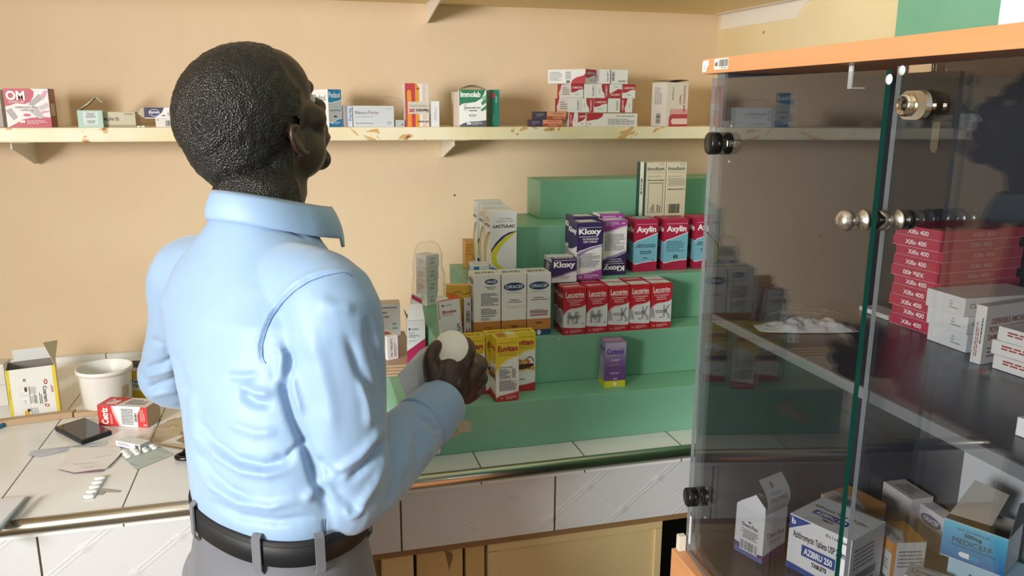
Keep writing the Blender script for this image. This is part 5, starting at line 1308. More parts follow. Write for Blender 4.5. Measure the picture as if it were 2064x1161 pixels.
def dispR(f):
    f.text('#a04a42', 'DISPERSIBLE AMOXICILLIN AND', .10, .68, .98, .78, bold=1); f.text('#a04a42', 'POTASSIUM CLAVULANATE', .08, .54, .86, .64, bold=1); f.text('#a04a42', 'TABLETS BP', .06, .40, .45, .5, bold=1); f.micro('#6a6d75', .08, .1, .6, .3, 3)
def dispF(f): f.micro('#a04a42', .2, .12, .55, .85, 2, vert=True); f.micro('#44464c', .62, .35, .85, .8, 1, vert=True)
putz('tablet_carton', 'white carton with red print standing on edge in the cabinet', (1954, 728.5), (1975, 735), 627, ZM, .096, '#dcd9d6', {'F': dispF, 'R': dispR}, h=.0656)
def dl(f): f.micro('#a04a42', .12, .42, .9, .8, 2, fill=.6); f.micro('#44464c', .4, .15, .8, .32, 1, fill=.7)
zx = ZM
for i in range(3):
    P0 = atz((1999, 1992, 2001)[i], (741, 739, 741)[i], ZM); r = math.radians((-84, -82, -85)[i]); w, d = .096, .072
    u = np.array([math.cos(r), math.sin(r), 0]); a = np.array([-math.sin(r), math.cos(r), 0]); c = np.array([P0[0], P0[1], zx])+u*w/2+a*d/2
    mb, fs = carton(w, d, .0156, '#dedbd8', {'F': dl})
    tag(mb.build('tablet_carton', loc=c, rz=r), 'flat red-printed white carton by the right edge, %s of three' % ('lowest', 'middle', 'topmost')[i], 'medicine box', 'flat white cartons at the right edge'); zx += .0158
putz('tablet_carton', 'small white carton lying alone on the cabinet shelf at the right edge', (2046, 876), (2100, 897), 840, ZM, .04, '#e3e5e4', {'F': mk((Rc, '#c2c6c6', 0, 0, .03, 1))})
putz('tablet_carton', 'thin white carton lying on the cabinet shelf behind the crimson stack', (1731, 625), (1788, 646), 616, ZM, .03, '#d3d0cc', {}, h=.0064)
# foil packet
def packet(name, label, cx, cy, z, L, W, H, ang, m, seed, cat):
    mb = MB(); ca, sa = math.cos(ang), math.sin(ang)
    def fn(u, v, s=1):
        x = (u-.5)*L; y_ = (v-.5)*W*(1-.25*abs(2*u-1)**3); e = (math.sin(math.pi*u)**.6)*(math.sin(math.pi*v)**.6)
        q = noise.noise(Vector((x*55+seed, y_*55, s)))+.6*noise.noise(Vector((x*150+seed, y_*150, s)))
        zz = z+.0006+(H*e*(.65+.5*q) if s > 0 else 0)+.0002*s
        return (cx+x*ca-y_*sa+.003*q, cy+x*sa+y_*ca, zz)
    mb.sheet(lambda u, v: fn(u, v, 1), 44, 22, m)
    V = [fn(u/20, v/6, -1) for v in range(7) for u in range(21)]
    mb.mesh(V, [(j*21+i, (j+1)*21+i, (j+1)*21+i+1, j*21+i+1) for j in range(6) for i in range(20)], m, True)
    return tag(mb.build(name), label, cat)
P = atz(1605, 662, ZM)
packet('foil_packet', 'crumpled silver foil packet lying on the cabinet shelf', P[0]+.01, P[1]-.005, ZM, .125, .042, .017, math.radians(-14), M_foil, 4, 'foil packet')
P = atz(1545, 640, ZM)
crumple('plastic_bag', 'clear plastic wrapper end beside the silver foil packet', [(1505, 640), (1570, 668), (1720, 640), (1640, 620)], ZM, .016, M_bag, 12)
# ---- on the cabinet floor
def dawF(f):
    f.poly('#6a3a78', [(0, 0), (1, 0), (1, .16), (.75, .13), (.4, .18), (0, .21)]); f.poly('#5a6aa8', [(0, 0), (1, 0), (1, .10), (.6, .07), (0, .15)]); f.poly('#3a3a5c', [(0, .205), (.4, .175), (.75, .125), (1, .155), (1, .17), (.75, .14), (.4, .19), (0, .22)])
    f.ell('#55585f', .5, .72, .05, .02); f.text('#4a4458', 'Dawa-Flox', .24, .60, .80, .68, bold=1); f.micro('#55585f', .15, .36, .92, .56, 7, center=True); f.rect('#e6e7ea', .2, .1, .82, .32); f.bars(.22, .12, .80, .31, 7)
def dawR(f):
    f.poly('#6a3a78', [(0, 0), (1, 0), (1, .24), (.6, .22), (.3, .18), (0, .15)]); f.text('#6d6480', 'Dawa-Flox', .15, .48, .92, .60, bold=0); f.micro('#8a8d95', .2, .34, .8, .44, 3)
o, w, h, c = putz('tablet_carton', 'open white and purple carton with a raised peaked lid, near the bottom hinge', (1479, 1106.5), (1535, 1137.5), 1013, ZB, .050, '#d9dbe0', {'F': dawF, 'R': dawR}, open_top=True)
mb = MB(); mb.slab([(-w/2, -.025, h), (w/2, -.025, h), (w/2-.002, -.023, h+.010), (.002, -.018, h+.021), (-w/2+.006, -.022, h+.006)], .0006, C('#dcdfe4')); mb.build('front_flap').parent = o
mb = MB()
mb.sheet(lambda u, v: (w/2-.001-.014*v+.010*math.sin(math.pi*v), -.025+.050*u, h+.048*v), 6, 8, C('#b9bbc0'))
mb.sheet(lambda u, v: (w/2-.0016-.014*v+.010*math.sin(math.pi*v), .025-.050*u, h+.048*v), 6, 8, C('#b9bbc0'))
fk = mb.build('lid_flap'); fk.parent = o
mb = MB(); ff = Face(mb, (w/2+.006, -.025, h+.008), (0, 1, 0), (-.02, 0, 1), .050, .04); ff.text('#6d6480', 'Dawa-Flox', .1, .22, .85, .42, rot=180, bold=0); ff.micro('#8a8d95', .2, .5, .8, .62, 2); ff.ell('#77777f', .35, .8, .06, .1)
for v in range(len(mb.v)):
    x_, y_, z_ = mb.v[v]; t = (z_-h)/.048; mb.v[v] = (w/2-.001-.014*t+.010*math.sin(math.pi*t)+.0005, y_, z_)
mb.build('lid_print').parent = fk
def azF(f):
    f.poly('#2f4f94', [(0, 1), (0, .74), (.34, 1)] if False else [(0, .98), (0, .72), (.36, .98)]); f.text('#f3f5fa', 'b', .04, .84, .11, .95, bold=2)
    f.text('#2c2e36', '10 x 1 x 6 Tablets', .60, .87, .95, .93, bold=1); f.text('#2c2e36', 'Azithromycin Tablets USP 250mg', .08, .58, .95, .74, bold=1)
    f.rect('#2f4f94', .24, .34, .78, .54); f.text('#f3f5fa', 'AZIBRU 250', .28, .38, .74, .50, bold=2); f.text('#2c2e36', 'TABLETS', .42, .22, .66, .30, bold=2); f.poly('#2f4f94', [(0, 0), (1, 0), (1, .06), (0, .12)])
def azT(f): f.text('#3c3e46', 'Azithromycin Tablets USP 250mg', .08, .52, .92, .64, bold=1); f.rect('#2f4f94', .18, .30, .74, .46); f.text('#e8ebf3', 'AZIBRU 250', .22, .33, .70, .43, bold=2); f.text('#3c3e46', 'TABLETS', .4, .18, .58, .25, bold=1)
def azR(f): f.micro('#6a6d76', .1, .4, .7, .8, 5); f.rect('#77797f', .2, .18, .8, .32); f.text('#44464c', 'AZIBRU 250', .25, .05, .75, .14, bold=1)
putz('tablet_carton', 'large white and blue antibiotic carton at the bottom of the cabinet', (1583.5, 1140), (1706, 1203), 1034, ZB, .084, '#dfe0e3', {'F': azF, 'T': azT, 'R': azR})
def mcen(f): f.rect('#c08a4a', 0, .7, 1, 1); f.micro('#77777c', .1, .2, .9, .6, 4)
def mtop(f): f.poly('#c58b46', [(0, .4), (.5, .6), (1, .35), (1, 1), (0, 1)]); f.micro('#77777c', .3, .1, .9, .35, 3)
putt('tablet_carton', 'white carton with orange patterned lid behind the large blue and white carton', (1655, 995), (1728, 1034), 0.940, ZB, .060, '#c9c2b8', {'F': mcen, 'T': mtop, 'R': mcen})
putt('tablet_carton', 'white carton with orange stripe wedged right of the large blue and white carton', (1757, 1052), (1800, 1095), 0.928, ZB, .048, '#bfc0c2', {'F': mcen, 'T': mtop, 'R': mk((Rc, '#c08a4a', 0, 0, .12, 1), (Mi, '#77777c', .2, .3, .9, .8, 5))})
def cli(f): f.text('#8a4a44', 'CLINDAMYCIN', .14, .35, .86, .62, bold=1); f.micro('#77777c', .5, .75, .9, .85, 1)
putt('tablet_carton', 'white antibiotic carton with dark red print at the back of the cabinet floor', (1781, 970), (1838, 1007), 0.940, ZB, .056, '#cfc8c4', {'F': mk((Rc, '#cfc8c4', 0, 0, 1, 1),), 'T': mk((Mi, '#66686e', .2, .2, .8, .8, 5, {'center': True}),)})
def orc(f): f.ell('#3a568a', .5, .72, .42, .14); f.text('#e8edf4', 'ORACEF', .2, .66, .8, .78, bold=1); f.micro('#77777c', .2, .3, .8, .5, 3)
putt('syrup_carton', 'white carton with a navy oval lying between the open blue carton and the back', (1855, 1014), (1904, 1046), 0.932, ZB, .040, '#c9cbd2', {'F': orc})
def medF(f):
    for i in range(12):
        t = i/11; cc = [int(a+(b-a)*t) for a, b in zip((24, 110, 170), (90, 190, 222))]
        f.mb.face([f.P(0, .02+i*.0817), f.P(1, .02+i*.0817), f.P(1, .02+(i+1)*.0817), f.P(0, .02+(i+1)*.0817)], C('#%02x%02x%02x' % tuple(cc)))
    f.k += 1
    f.text('#1c5a84', '10 X 10 CAPSULES', .22, .80, .72, .87, bold=1); f.text('#20343f', '500mg', .34, .64, .62, .77, bold=2); f.text('#2a3438', 'MEDICEFF', .17, .46, .78, .60, bold=0)
    f.text('#1c5a84', 'CEPHALEXIN CAPSULES B.P 500 mg', .14, .36, .86, .42, bold=1); f.ell('#e3eef3', .36, .2, .07, .07); f.rect('#e3eef3', .36, .13, .46, .27); f.ell('#2f8fc4', .56, .2, .07, .07); f.rect('#2f8fc4', .46, .13, .56, .27); f.rect('#cfdfe6', 0, .985, 1, 1)
ZQ = .9330
P0 = atz(1894, 1116, ZQ); P1 = atz(2022, 1164, ZQ); r = math.atan2(P1[1]-P0[1], P1[0]-P0[0]); u = np.array([math.cos(r), math.sin(r), 0]); a = np.array([-math.sin(r), math.cos(r), 0])
mb, fs = carton(.085, .05, ZQ-ZB-.0003, '#9fc6da', {'F': mk((T, '#20343f', '500mg', .3, .6, .62, .75, {'bold': 2}), (Mi, '#3d6a84', .2, .2, .8, .5, 3))}); c = P0+u*.052+a*.030; c[2] = ZB
tag(mb.build('tablet_carton', loc=c, rz=r), 'pale blue capsule carton lying under the open blue and white one', 'medicine box')
o, w, h, c = putz('tablet_carton', 'open blue and white capsule carton with a tall grey flap, front right of the cabinet', (1894, 1116), (2022, 1164), 1043, ZQ, .060, '#cfd6da', {'F': medF}, open_top=True)
mb = MB(); mb.slab([(-w/2+.0008, -.030, h), (w/2-.024, -.030, h+.002), (w/2-.016, -.010, h+.038), (-w/2+.016, -.005, h+.042)][::-1], .0007, M_cardin); 
mb.v = [(x_, y_+.016+(z_-h)*.2, z_) for x_, y_, z_ in mb.v]; mb.build('top_flap').parent = o
mb = MB(); mb.slab([(w/2, -.028, h), (w/2, .028, h), (w/2+.010, .016, h+.04), (w/2+.003, -.016, h+.044)], .0007, mat('dark card inside', '#5b6468', .8)); mb.build('side_flap').parent = o
def dow(f): f.ell('#55585f', .5, .55, .4, .35); f.ell('#c3c6ca', .5, .55, .38, .31); f.text('#3c3e46', 'Downstat 200', .2, .45, .8, .62, bold=1) 
putt('tablet_carton', 'pale carton with an oval title at the bottom edge of the photo', (1822, 1158), (1905, 1186), 0.914, ZB, .036, '#c3c6ca', {'T': dow, 'F': mk((Mi, '#77777c', .2, .4, .8, .8, 3),)})
putt('tablet_carton', 'white carton at the bottom right corner of the photo', (2040, 1130), (2100, 1155), 0.920, ZB, .04, '#d0d2d4', {'F': mk((T, '#4a6a58', 'EUGYNON', .1, .6, .8, .8, {'bold': 1}),)})
# tall white carton at the back
y, z = xp(1941, 930, XB-.006); 
mb, fs = carton(.20, .005, .32, '#c9cdd2', {}); o = mb.build('large_carton', loc=(XB-.0035, y-.10, ZB), rz=math.radians(-90)); tag(o, 'tall plain white carton standing against the cabinet back below the shelf', 'carton')
# ---- on top of the cabinet
y, z = xp(2011, 47, PX+.03)
mb, fs = carton(.20, .08, .16, '#eef0f2', {'F': mk((T, '#55585c', 'T', .10, .17, .145, .24, {'bold': 1, 'ital': True}),)}); o = mb.build('large_carton', loc=(PX+.07, y-.10, 1.5644), rz=math.radians(-90)); tag(o, 'white carton standing on top of the cabinet in the upper right corner', 'carton')

# ================================================================ the man
AF = math.radians(50)
F_ = np.array([math.sin(AF), math.cos(AF), 0.]); R_ = np.array([math.cos(AF), -math.sin(AF), 0.]); U_ = np.array([0, 0, 1.])
def V3(*a): return np.array(a, float)
def loft(mb, secs, n=32, m=None):
    """secs: (centre, axisA*ra, axisB*rb, exponent)"""
    V = []; Fs = []
    for c, a, b, e in secs:
        for k in range(n):
            q = 2*math.pi*k/n; cc, ss = math.cos(q), math.sin(q)
            V.append(tuple(c+a*math.copysign(abs(cc)**(2/e), cc)+b*math.copysign(abs(ss)**(2/e), ss)))
    for i in range(len(secs)-1):
        for k in range(n): Fs.append((i*n+k, i*n+(k+1) % n, (i+1)*n+(k+1) % n, (i+1)*n+k))
    Fs.append(tuple(range(n))[::-1]); Fs.append(tuple((len(secs)-1)*n+k for k in range(n)))
    mb.mesh(V, Fs, m, True)
def limb(mb, pts, rad, m, n=20):
    """round tapered limb with hemispherical ends"""
    P = [V3(*p) for p in pts]; rad = list(rad)
    # catmull-rom resample
    Q = []; Rr = []
    for i in range(len(P)-1):
        p0, p1, p2, p3 = P[max(i-1, 0)], P[i], P[i+1], P[min(i+2, len(P)-1)]
        for k in range(5):
            t = k/5; Q.append(.5*((2*p1)+(-p0+p2)*t+(2*p0-5*p1+4*p2-p3)*t*t+(-p0+3*p1-3*p2+p3)*t**3)); Rr.append(rad[i]*(1-t)+rad[i+1]*t)
    Q.append(P[-1]); Rr.append(rad[-1])
    d0 = (Q[0]-Q[1])/np.linalg.norm(Q[0]-Q[1]); d1_ = (Q[-1]-Q[-2])/np.linalg.norm(Q[-1]-Q[-2])
    pre = [(Q[0]+d0*Rr[0]*math.sin(a), Rr[0]*math.cos(a)) for a in (1.45, 1.1, .75, .4)]
    post = [(Q[-1]+d1_*Rr[-1]*math.sin(a), Rr[-1]*math.cos(a)) for a in (.4, .75, 1.1, 1.45)]
    al = pre+list(zip(Q, Rr))+post
    mb.tube([tuple(a) for a, _ in al], [max(r, 1e-4) for _, r in al], m, n)
def ellipsoid(mb, c, ax, m, n=24, k=14):
    """ax: three vectors (semi axes)"""
    V = []; Fs = []
    for i in range(1, k):
        p = math.pi*i/k
        for j in range(n):
            q = 2*math.pi*j/n; V.append(tuple(V3(*c)+ax[0]*math.sin(p)*math.cos(q)+ax[1]*math.sin(p)*math.sin(q)+ax[2]*math.cos(p)))
    for i in range(k-2):
        for j in range(n): Fs.append((i*n+j, (i+1)*n+j, (i+1)*n+(j+1) % n, i*n+(j+1) % n))
    t = len(V); V.append(tuple(V3(*c)+ax[2])); V.append(tuple(V3(*c)-ax[2]))
    for j in range(n): Fs.append((t, j, (j+1) % n)); Fs.append((t+1, (k-2)*n+(j+1) % n, (k-2)*n+j))
    mb.mesh(V, Fs, m, True)
def fuse(mb, name, voxel, smooth=6, fac=.5):
    """union of the overlapping volumes as one continuous surface"""
    o = mb.build(name+'_raw')
    r = o.modifiers.new('r', 'REMESH'); r.mode = 'VOXEL'; r.voxel_size = voxel; r.use_smooth_shade = True
    s_ = o.modifiers.new('s', 'SMOOTH'); s_.iterations = smooth; s_.factor = fac
    dg = bpy.context.evaluated_depsgraph_get(); dg.update()
    me = bpy.data.meshes.new_from_object(o.evaluated_get(dg))
    bpy.data.objects.remove(o)
    me.name = name
    return me
def vget(me):
    a = np.empty(len(me.vertices)*3); me.vertices.foreach_get('co', a); return a.reshape(-1, 3)
def vset(me, a): me.vertices.foreach_set('co', a.ravel()); me.update()
def vnorm(me):
    a = np.empty(len(me.vertices)*3); me.vertex_normals.foreach_get('vector', a) if hasattr(me, 'vertex_normals') else me.vertices.foreach_get('normal', a); return a.reshape(-1, 3)

def skinmat():
    m = mat('dark brown skin', '#2e1d18', .42)
    tc, mp, n, r = noise_mix(m, '#33211b', '#412b23', 14, 4, .3, .7)
    lk(m, r.outputs[0], base(m)); n2 = nd(m, 'ShaderNodeTexNoise'); n2.inputs['Scale'].default_value = 420; lk(m, tc.outputs['Object'], n2.inputs[0]); bump(m, n2.outputs[0], .18, .0008)
    m.node_tree.nodes['Principled BSDF'].inputs['Subsurface Weight'].default_value = .06
    m.node_tree.nodes['Principled BSDF'].inputs['Subsurface Radius'].default_value = (.01, .004, .002)
    return m
M_skin = skinmat()
def hairmat():
    m = mat('short black hair', '#141214', .42)
    tc = nd(m, 'ShaderNodeTexCoord'); n2 = nd(m, 'ShaderNodeTexVoronoi'); n2.inputs['Scale'].default_value = 420; lk(m, tc.outputs['Object'], n2.inputs[0])
    n3 = nd(m, 'ShaderNodeTexNoise'); n3.inputs['Scale'].default_value = 90; n3.inputs['Detail'].default_value = 6; lk(m, tc.outputs['Object'], n3.inputs[0])
    bump(m, mth(m, 'ADD', n2.outputs['Distance'], n3.outputs[0]), .8, .002)
    r = nd(m, 'ShaderNodeValToRGB'); r.color_ramp.elements[0].color = lin('#0d0c0e'); r.color_ramp.elements[1].color = lin('#26221f'); lk(m, n3.outputs[0], r.inputs[0]); lk(m, r.outputs[0], base(m))
    return m
M_hair = hairmat()
def clothmat(name, c1, c2, rough, sheen=.3, weave=1):
    m = mat(name, c1, rough)
    tc, mp, n, r = noise_mix(m, c1, c2, 7, 3, .3, .7)
    lk(m, r.outputs[0], base(m))
    w = nd(m, 'ShaderNodeTexNoise'); w.inputs['Scale'].default_value = 900; lk(m, tc.outputs['Object'], w.inputs[0])
    w2 = nd(m, 'ShaderNodeTexNoise'); w2.inputs['Scale'].default_value = 16; w2.inputs['Detail'].default_value = 5; lk(m, tc.outputs['Object'], w2.inputs[0])
    bump(m, mth(m, 'ADD', mth(m, 'MULTIPLY', w.outputs[0], .04*weave), w2.outputs[0]), .22, .006)
    m.node_tree.nodes['Principled BSDF'].inputs['Sheen Weight'].default_value = sheen
    return m
M_shirt = clothmat('light blue shirt cotton', '#86a4c8', '#90adce', .55)
M_trou = clothmat('grey trouser wool', '#5d6068', '#696c74', .75)
M_belt = mat('black leather belt', '#14161b', .6)

# head frame
HC = atd(526, 262, 1.068)
TB = math.radians(25)
hF = F_*math.cos(TB)+U_*math.sin(TB); hU = -F_*math.sin(TB)+U_*math.cos(TB); hR = R_
HS = .908
def H(x, y, z): return HC+HS*(hR*x+hF*y+hU*z)
def hax(a, b, c): return (hR*a*HS, hF*b*HS, hU*c*HS)
mb = MB(); m = M_skin
ellipsoid(mb, H(0, -.012, .036), hax(.078, .104, .088), m)
ellipsoid(mb, H(0, -.050, .010), hax(.066, .062, .074), m)
ellipsoid(mb, H(0, .048, .046), hax(.063, .048, .058), m)
ellipsoid(mb, H(0, .052, -.018), hax(.058, .044, .064), m)
for s in (-1, 1):
    ellipsoid(mb, H(s*.040, .060, -.012), hax(.024, .026, .024), m)
    ellipsoid(mb, H(s*.036, .020, -.044), hax(.030, .050, .042), m)
ellipsoid(mb, H(0, .040, -.064), hax(.047, .046, .036), m)
ellipsoid(mb, H(0, .076, -.088), hax(.024, .019, .018), m)
ellipsoid(mb, H(0, .082, -.052), hax(.030, .022, .026), m)
limb(mb, [H(-.034, .082, .030), H(0, .094, .031), H(.034, .082, .030)], [.010, .012, .010], m, 12)
limb(mb, [H(0, .094, .020), H(0, .104, -.002), H(0, .113, -.016)], [.0085, .010, .0135], m, 12)
for s in (-1, 1): ellipsoid(mb, H(s*.014, .101, -.021), hax(.010, .012, .009), m)
limb(mb, [H(-.022, .094, -.046), H(0, .106, -.043), H(.022, .094, -.046)], [.005, .0085, .005], m, 10)
limb(mb, [H(-.020, .093, -.060), H(0, .104, -.061), H(.020, .093, -.060)], [.005, .009, .005], m, 10)
# ears
for s in (-1, 1):
    E = lambda y, z, x=0: H(s*(.077+x*.8), -.003+(y+.010)*.80, -.014+(z-.002)*.80)
    rim = [E(.002, .012, .002), E(-.004, .028, .006), E(-.018, .034, .011), E(-.029, .024, .015), E(-.030, .006, .014), E(-.024, -.010, .009), E(-.014, -.022, .005), E(-.002, -.026, .002)]
    limb(mb, rim, [.0028, .0034, .0037, .0038, .0036, .0036, .0046, .0042], m, 10)
    ellipsoid(mb, E(-.013, .004, .001), hax(.005, .012, .020), m)
    limb(mb, [E(-.006, .020, .006), E(-.017, .018, .010), E(-.020, .004, .010), E(-.013, -.010, .006)], [.003]*4, m, 8)
    ellipsoid(mb, E(.001, -.002, .003), hax(.003, .004, .006), m)
# neck into torso core
NB = V3(-.052, 1.098, 1.350)
limb(mb, [H(0, -.026, -.040), H(0, -.036, -.080), NB+U_*.03-F_*.002, NB-U_*.02], [.060, .056, .052, .050], m, 24)
ellipsoid(mb, H(0, -.062, -.045), hax(.048, .034, .055), m)
# trapezius and chest (under the shirt)
CT = [(.965, -.045, .985, .100, .070), (1.02, -.043, .990, .104, .076), (1.09, -.037, 1.008, .108, .086), (1.16, -.038, 1.035, .118, .090), (1.23, -.052, 1.056, .134, .086), (1.285, -.056, 1.076, .120, .074), (1.33, -.055, 1.092, .080, .062), (1.36, -.052, 1.098, .056, .054)]
loft(mb, [(V3(x, y, z), R_*a, F_*b, 2.3) for z, x, y, a, b in CT], 32, m)
SR = V3(.028, .962, 1.268); SL = V3(-.158, 1.215, 1.262)
ELr = atd(700, 1005, .985)
WR = atd(896, 808, 1.165)
ELl = V3(-.212, 1.335, 1.075); WL = V3(-.075, 1.43, .985)
limb(mb, [V3(-.03, 1.05, 1.285), SR, (SR+ELr)/2, ELr], [.040, .040, .038, .032], m)
limb(mb, [ELr, (ELr+WR)/2, WR], [.034, .034, .023], m)
limb(mb, [V3(-.09, 1.12, 1.285), SL, (SL+ELl)/2, ELl], [.036, .036, .036, .032], m)
limb(mb, [ELl, (ELl+WL)/2, WL], [.034, .034, .023], m)
# pelvis and legs
hipR = V3(-.05, .985, .89)+R_*.068; hipL = V3(-.05, .985, .89)-R_*.068
ellipsoid(mb, (-.05, .985, .925), (R_*.112, F_*.080, U_*.10), m)
def leg(h, side, dx):
    k = h+V3(0, 0, -.42)+F_*.012+R_*side*.012; a = h+V3(0, 0, -.805)-F_*.01+R_*side*.02
    limb(mb, [h, (h+k)/2, k, (k+a)/2, a], [.078, .068, .050, .050, .036], m); limb(mb, [a-U_*.035-F_*.02, a-U_*.045+F_*.12], [.036, .026], m)
    return k, a
kR, aR = leg(hipR, 1, 0); kL, aL = leg(hipL, -1, 0)
# ---- right hand: back of the hand towards the camera, closed round the jar
def HP(px_, py_, d): return atd(px_, py_, d)
hb = [HP(893, 812, 1.165), HP(905, 775, 1.172), HP(908, 752, 1.178)]
limb(mb, hb, [.024, .029, .030], m, 18)
ellipsoid(mb, HP(898, 765, 1.172), ((HP(930, 765, 1.172)-HP(898, 765, 1.172))*1.05, (HP(898, 735, 1.172)-HP(898, 765, 1.172))*1.1, _fw*.016), m)
ellipsoid(mb, HP(922, 775, 1.178), ((HP(950, 775, 1.178)-HP(922, 775, 1.178)), (HP(922, 735, 1.178)-HP(922, 775, 1.178)), _fw*.018), m)
# thumb: leaves the side of the palm, rises left of the jar
limb(mb, [HP(884, 790, 1.165), HP(872, 752, 1.160), HP(868, 722, 1.158), HP(878, 700, 1.168), HP(893, 690, 1.190)], [.0165, .0140, .0115, .0100, .0085], m, 14)
# four fingers, unequal, curled over the far side
limb(mb, [HP(928, 752, 1.176), HP(938, 728, 1.176), HP(946, 706, 1.188), HP(938, 690, 1.218), HP(922, 690, 1.240)], [.0135, .0118, .0104, .0094, .0082], m, 14)
limb(mb, [HP(944, 768, 1.180), HP(962, 748, 1.182), HP(971, 736, 1.200), HP(962, 724, 1.228), HP(944, 722, 1.246)], [.0125, .0110, .0100, .0092, .0080], m, 14)
limb(mb, [HP(947, 785, 1.184), HP(965, 771, 1.190), HP(972, 762, 1.208), HP(960, 752, 1.234), HP(942, 750, 1.246)], [.0118, .0104, .0095, .0088, .0076], m, 14)
limb(mb, [HP(940, 802, 1.184), HP(955, 795, 1.192), HP(962, 788, 1.208), HP(952, 780, 1.232), HP(936, 778, 1.242)], [.0108, .0094, .0086, .0078, .0068], m, 14)
# ---- left hand, resting on the counter behind him
fd = (WL-ELl)/np.linalg.norm(WL-ELl); fd = fd*V3(1, 1, .0); fd /= np.linalg.norm(fd); sd = V3(fd[1], -fd[0], 0)
hcL = WL+fd*.045-U_*.030
ellipsoid(mb, hcL, (fd*.046, sd*.036, U_*.015), m); limb(mb, [WL, WL+fd*.02-U_*.012, hcL], [.023, .022, .016], m)
for k, (o_, L_) in enumerate(((-.027, .062), (-.009, .072), (.009, .068), (.026, .052))):
    b_ = hcL+fd*.036+sd*o_; limb(mb, [b_, b_+fd*L_*.4+U_*.006, b_+fd*L_*.75, b_+fd*L_-U_*.010], [.0095, .009, .0082, .007], m, 12)
limb(mb, [hcL-fd*.02-sd*.03, hcL+fd*.005-sd*.05, hcL+fd*.03-sd*.056-U_*.004], [.012, .010, .0085], m, 12)
me = fuse(mb, 'person', .0029, 5)
me.materials.clear(); me.materials.append(M_skin)
for p_ in me.polygons: p_.use_smooth = True
person = bpy.data.objects.new('person', me); COL.objects.link(person)
tag(person, 'man in a light blue shirt seen from behind, holding a white jar and card', 'person')

# ---- hair: short cap over the skull, following the scalp
co = vget(me); nm_ = vnorm(me)
loc = np.stack([(co-HC) @ hR, (co-HC) @ hF, (co-HC) @ hU], 1)/HS
X_, Y_, Z_ = loc[:, 0], loc[:, 1], loc[:, 2]
fr = np.interp(Z_, [-.15, -.055, -.02, .005, .025, .045, .062, .080, .10, .13], [-.040, -.018, .006, .020, .034, .050, .040, .048, .062, .066])
fr = fr+.006*np.sin(X_*90)-(np.abs(X_) < .03)*0
low = np.interp(Y_, [-.13, -.07, -.045, -.015, .002, .02, .06], [-.25, -.25, -.25, -.25, -.055, -.020, -.015])
sdist = np.minimum(fr-Y_, Z_-low)
# leave the ear free
ear = ((Y_+.005)**2/.023**2+(Z_+.014)**2/.031**2); earm = (np.abs(X_) > .072) & (ear < 1.25)
sdist = np.where(earm, -.01, sdist)
sdist = np.where((np.abs(X_) > .13) | (co[:, 2] < 1.360) | (Y_ < -.16) | (np.abs(Y_) > .2), -1, sdist)
fs_ = np.array([list(p.vertices) for p in me.polygons if len(p.vertices) == 4])
keep = fs_[(sdist[fs_] > -.004).all(1)]
ids = np.unique(keep); remap = -np.ones(len(co), int); remap[ids] = np.arange(len(ids))
t = np.clip(sdist[ids]/.014, 0, 1); off = -.0012+.0062*(t*t*(3-2*t))
jit = np.array([noise.noise(Vector(p*130))+.8*noise.noise(Vector(p*320)) for p in co[ids]])*.0012*t
hv = co[ids]+nm_[ids]*(off+jit)[:, None]
mb = MB(); mb.mesh([tuple(p) for p in hv], [tuple(remap[f]) for f in keep], M_hair, True)
hair = mb.build('hair'); hair.parent = person
# eyes
for s in (-1, 1):
    mb = MB(); ellipsoid(mb, H(s*.030, .078, .012), hax(.0115, .0115, .0095), mat('eye white', '#d8d2c8', .2), 16, 10); ellipsoid(mb, H(s*.030, .0855, .012), hax(.005, .0045, .005), M_black, 12, 8)
    mb.build('eye').parent = person

# ---- shirt
mb = MB(); m = M_shirt
ST = [(.955, -.045, .985, .106, .078), (.995, -.045, .985, .113, .083), (1.018, -.043, .988, .120, .092), (1.045, -.040, .994, .122, .099), (1.08, -.036, 1.006, .124, .106), (1.14, -.033, 1.030, .134, .114), (1.20, -.044, 1.050, .149, .108), (1.25, -.054, 1.064, .150, .099), (1.29, -.056, 1.078, .130, .084), (1.325, -.055, 1.090, .092, .070), (1.35, -.053, 1.097, .066, .060), (1.37, -.052, 1.100, .054, .054)]
loft(mb, [(V3(x, y, z), R_*a, F_*b, 2.35) for z, x, y, a, b in ST], 48, m)
uR = (ELr-SR); nU = np.linalg.norm(uR)
limb(mb, [V3(-.03, 1.04, 1.280), SR+V3(.0, .0, .0), SR+uR*.3, SR+uR*.62, ELr+U_*.018], [.056, .059, .062, .058, .050], m, 28)
fR = WR-ELr
limb(mb, [ELr+U_*.004, ELr+fR*.25, ELr+fR*.55, ELr+fR*.80], [.050, .051, .046, .039], m, 28)
uL = ELl-SL
limb(mb, [V3(-.09, 1.13, 1.275), SL, SL+uL*.35, SL+uL*.7, ELl], [.054, .055, .051, .050, .050], m, 28)
fL = WL-ELl
limb(mb, [ELl, ELl+fL*.4, ELl+fL*.85], [.054, .047, .038], m, 24)
me = fuse(mb, 'shirt', .0027, 13, .6)
me.materials.clear(); me.materials.append(M_shirt)
co = vget(me); nn_ = vnorm(me)
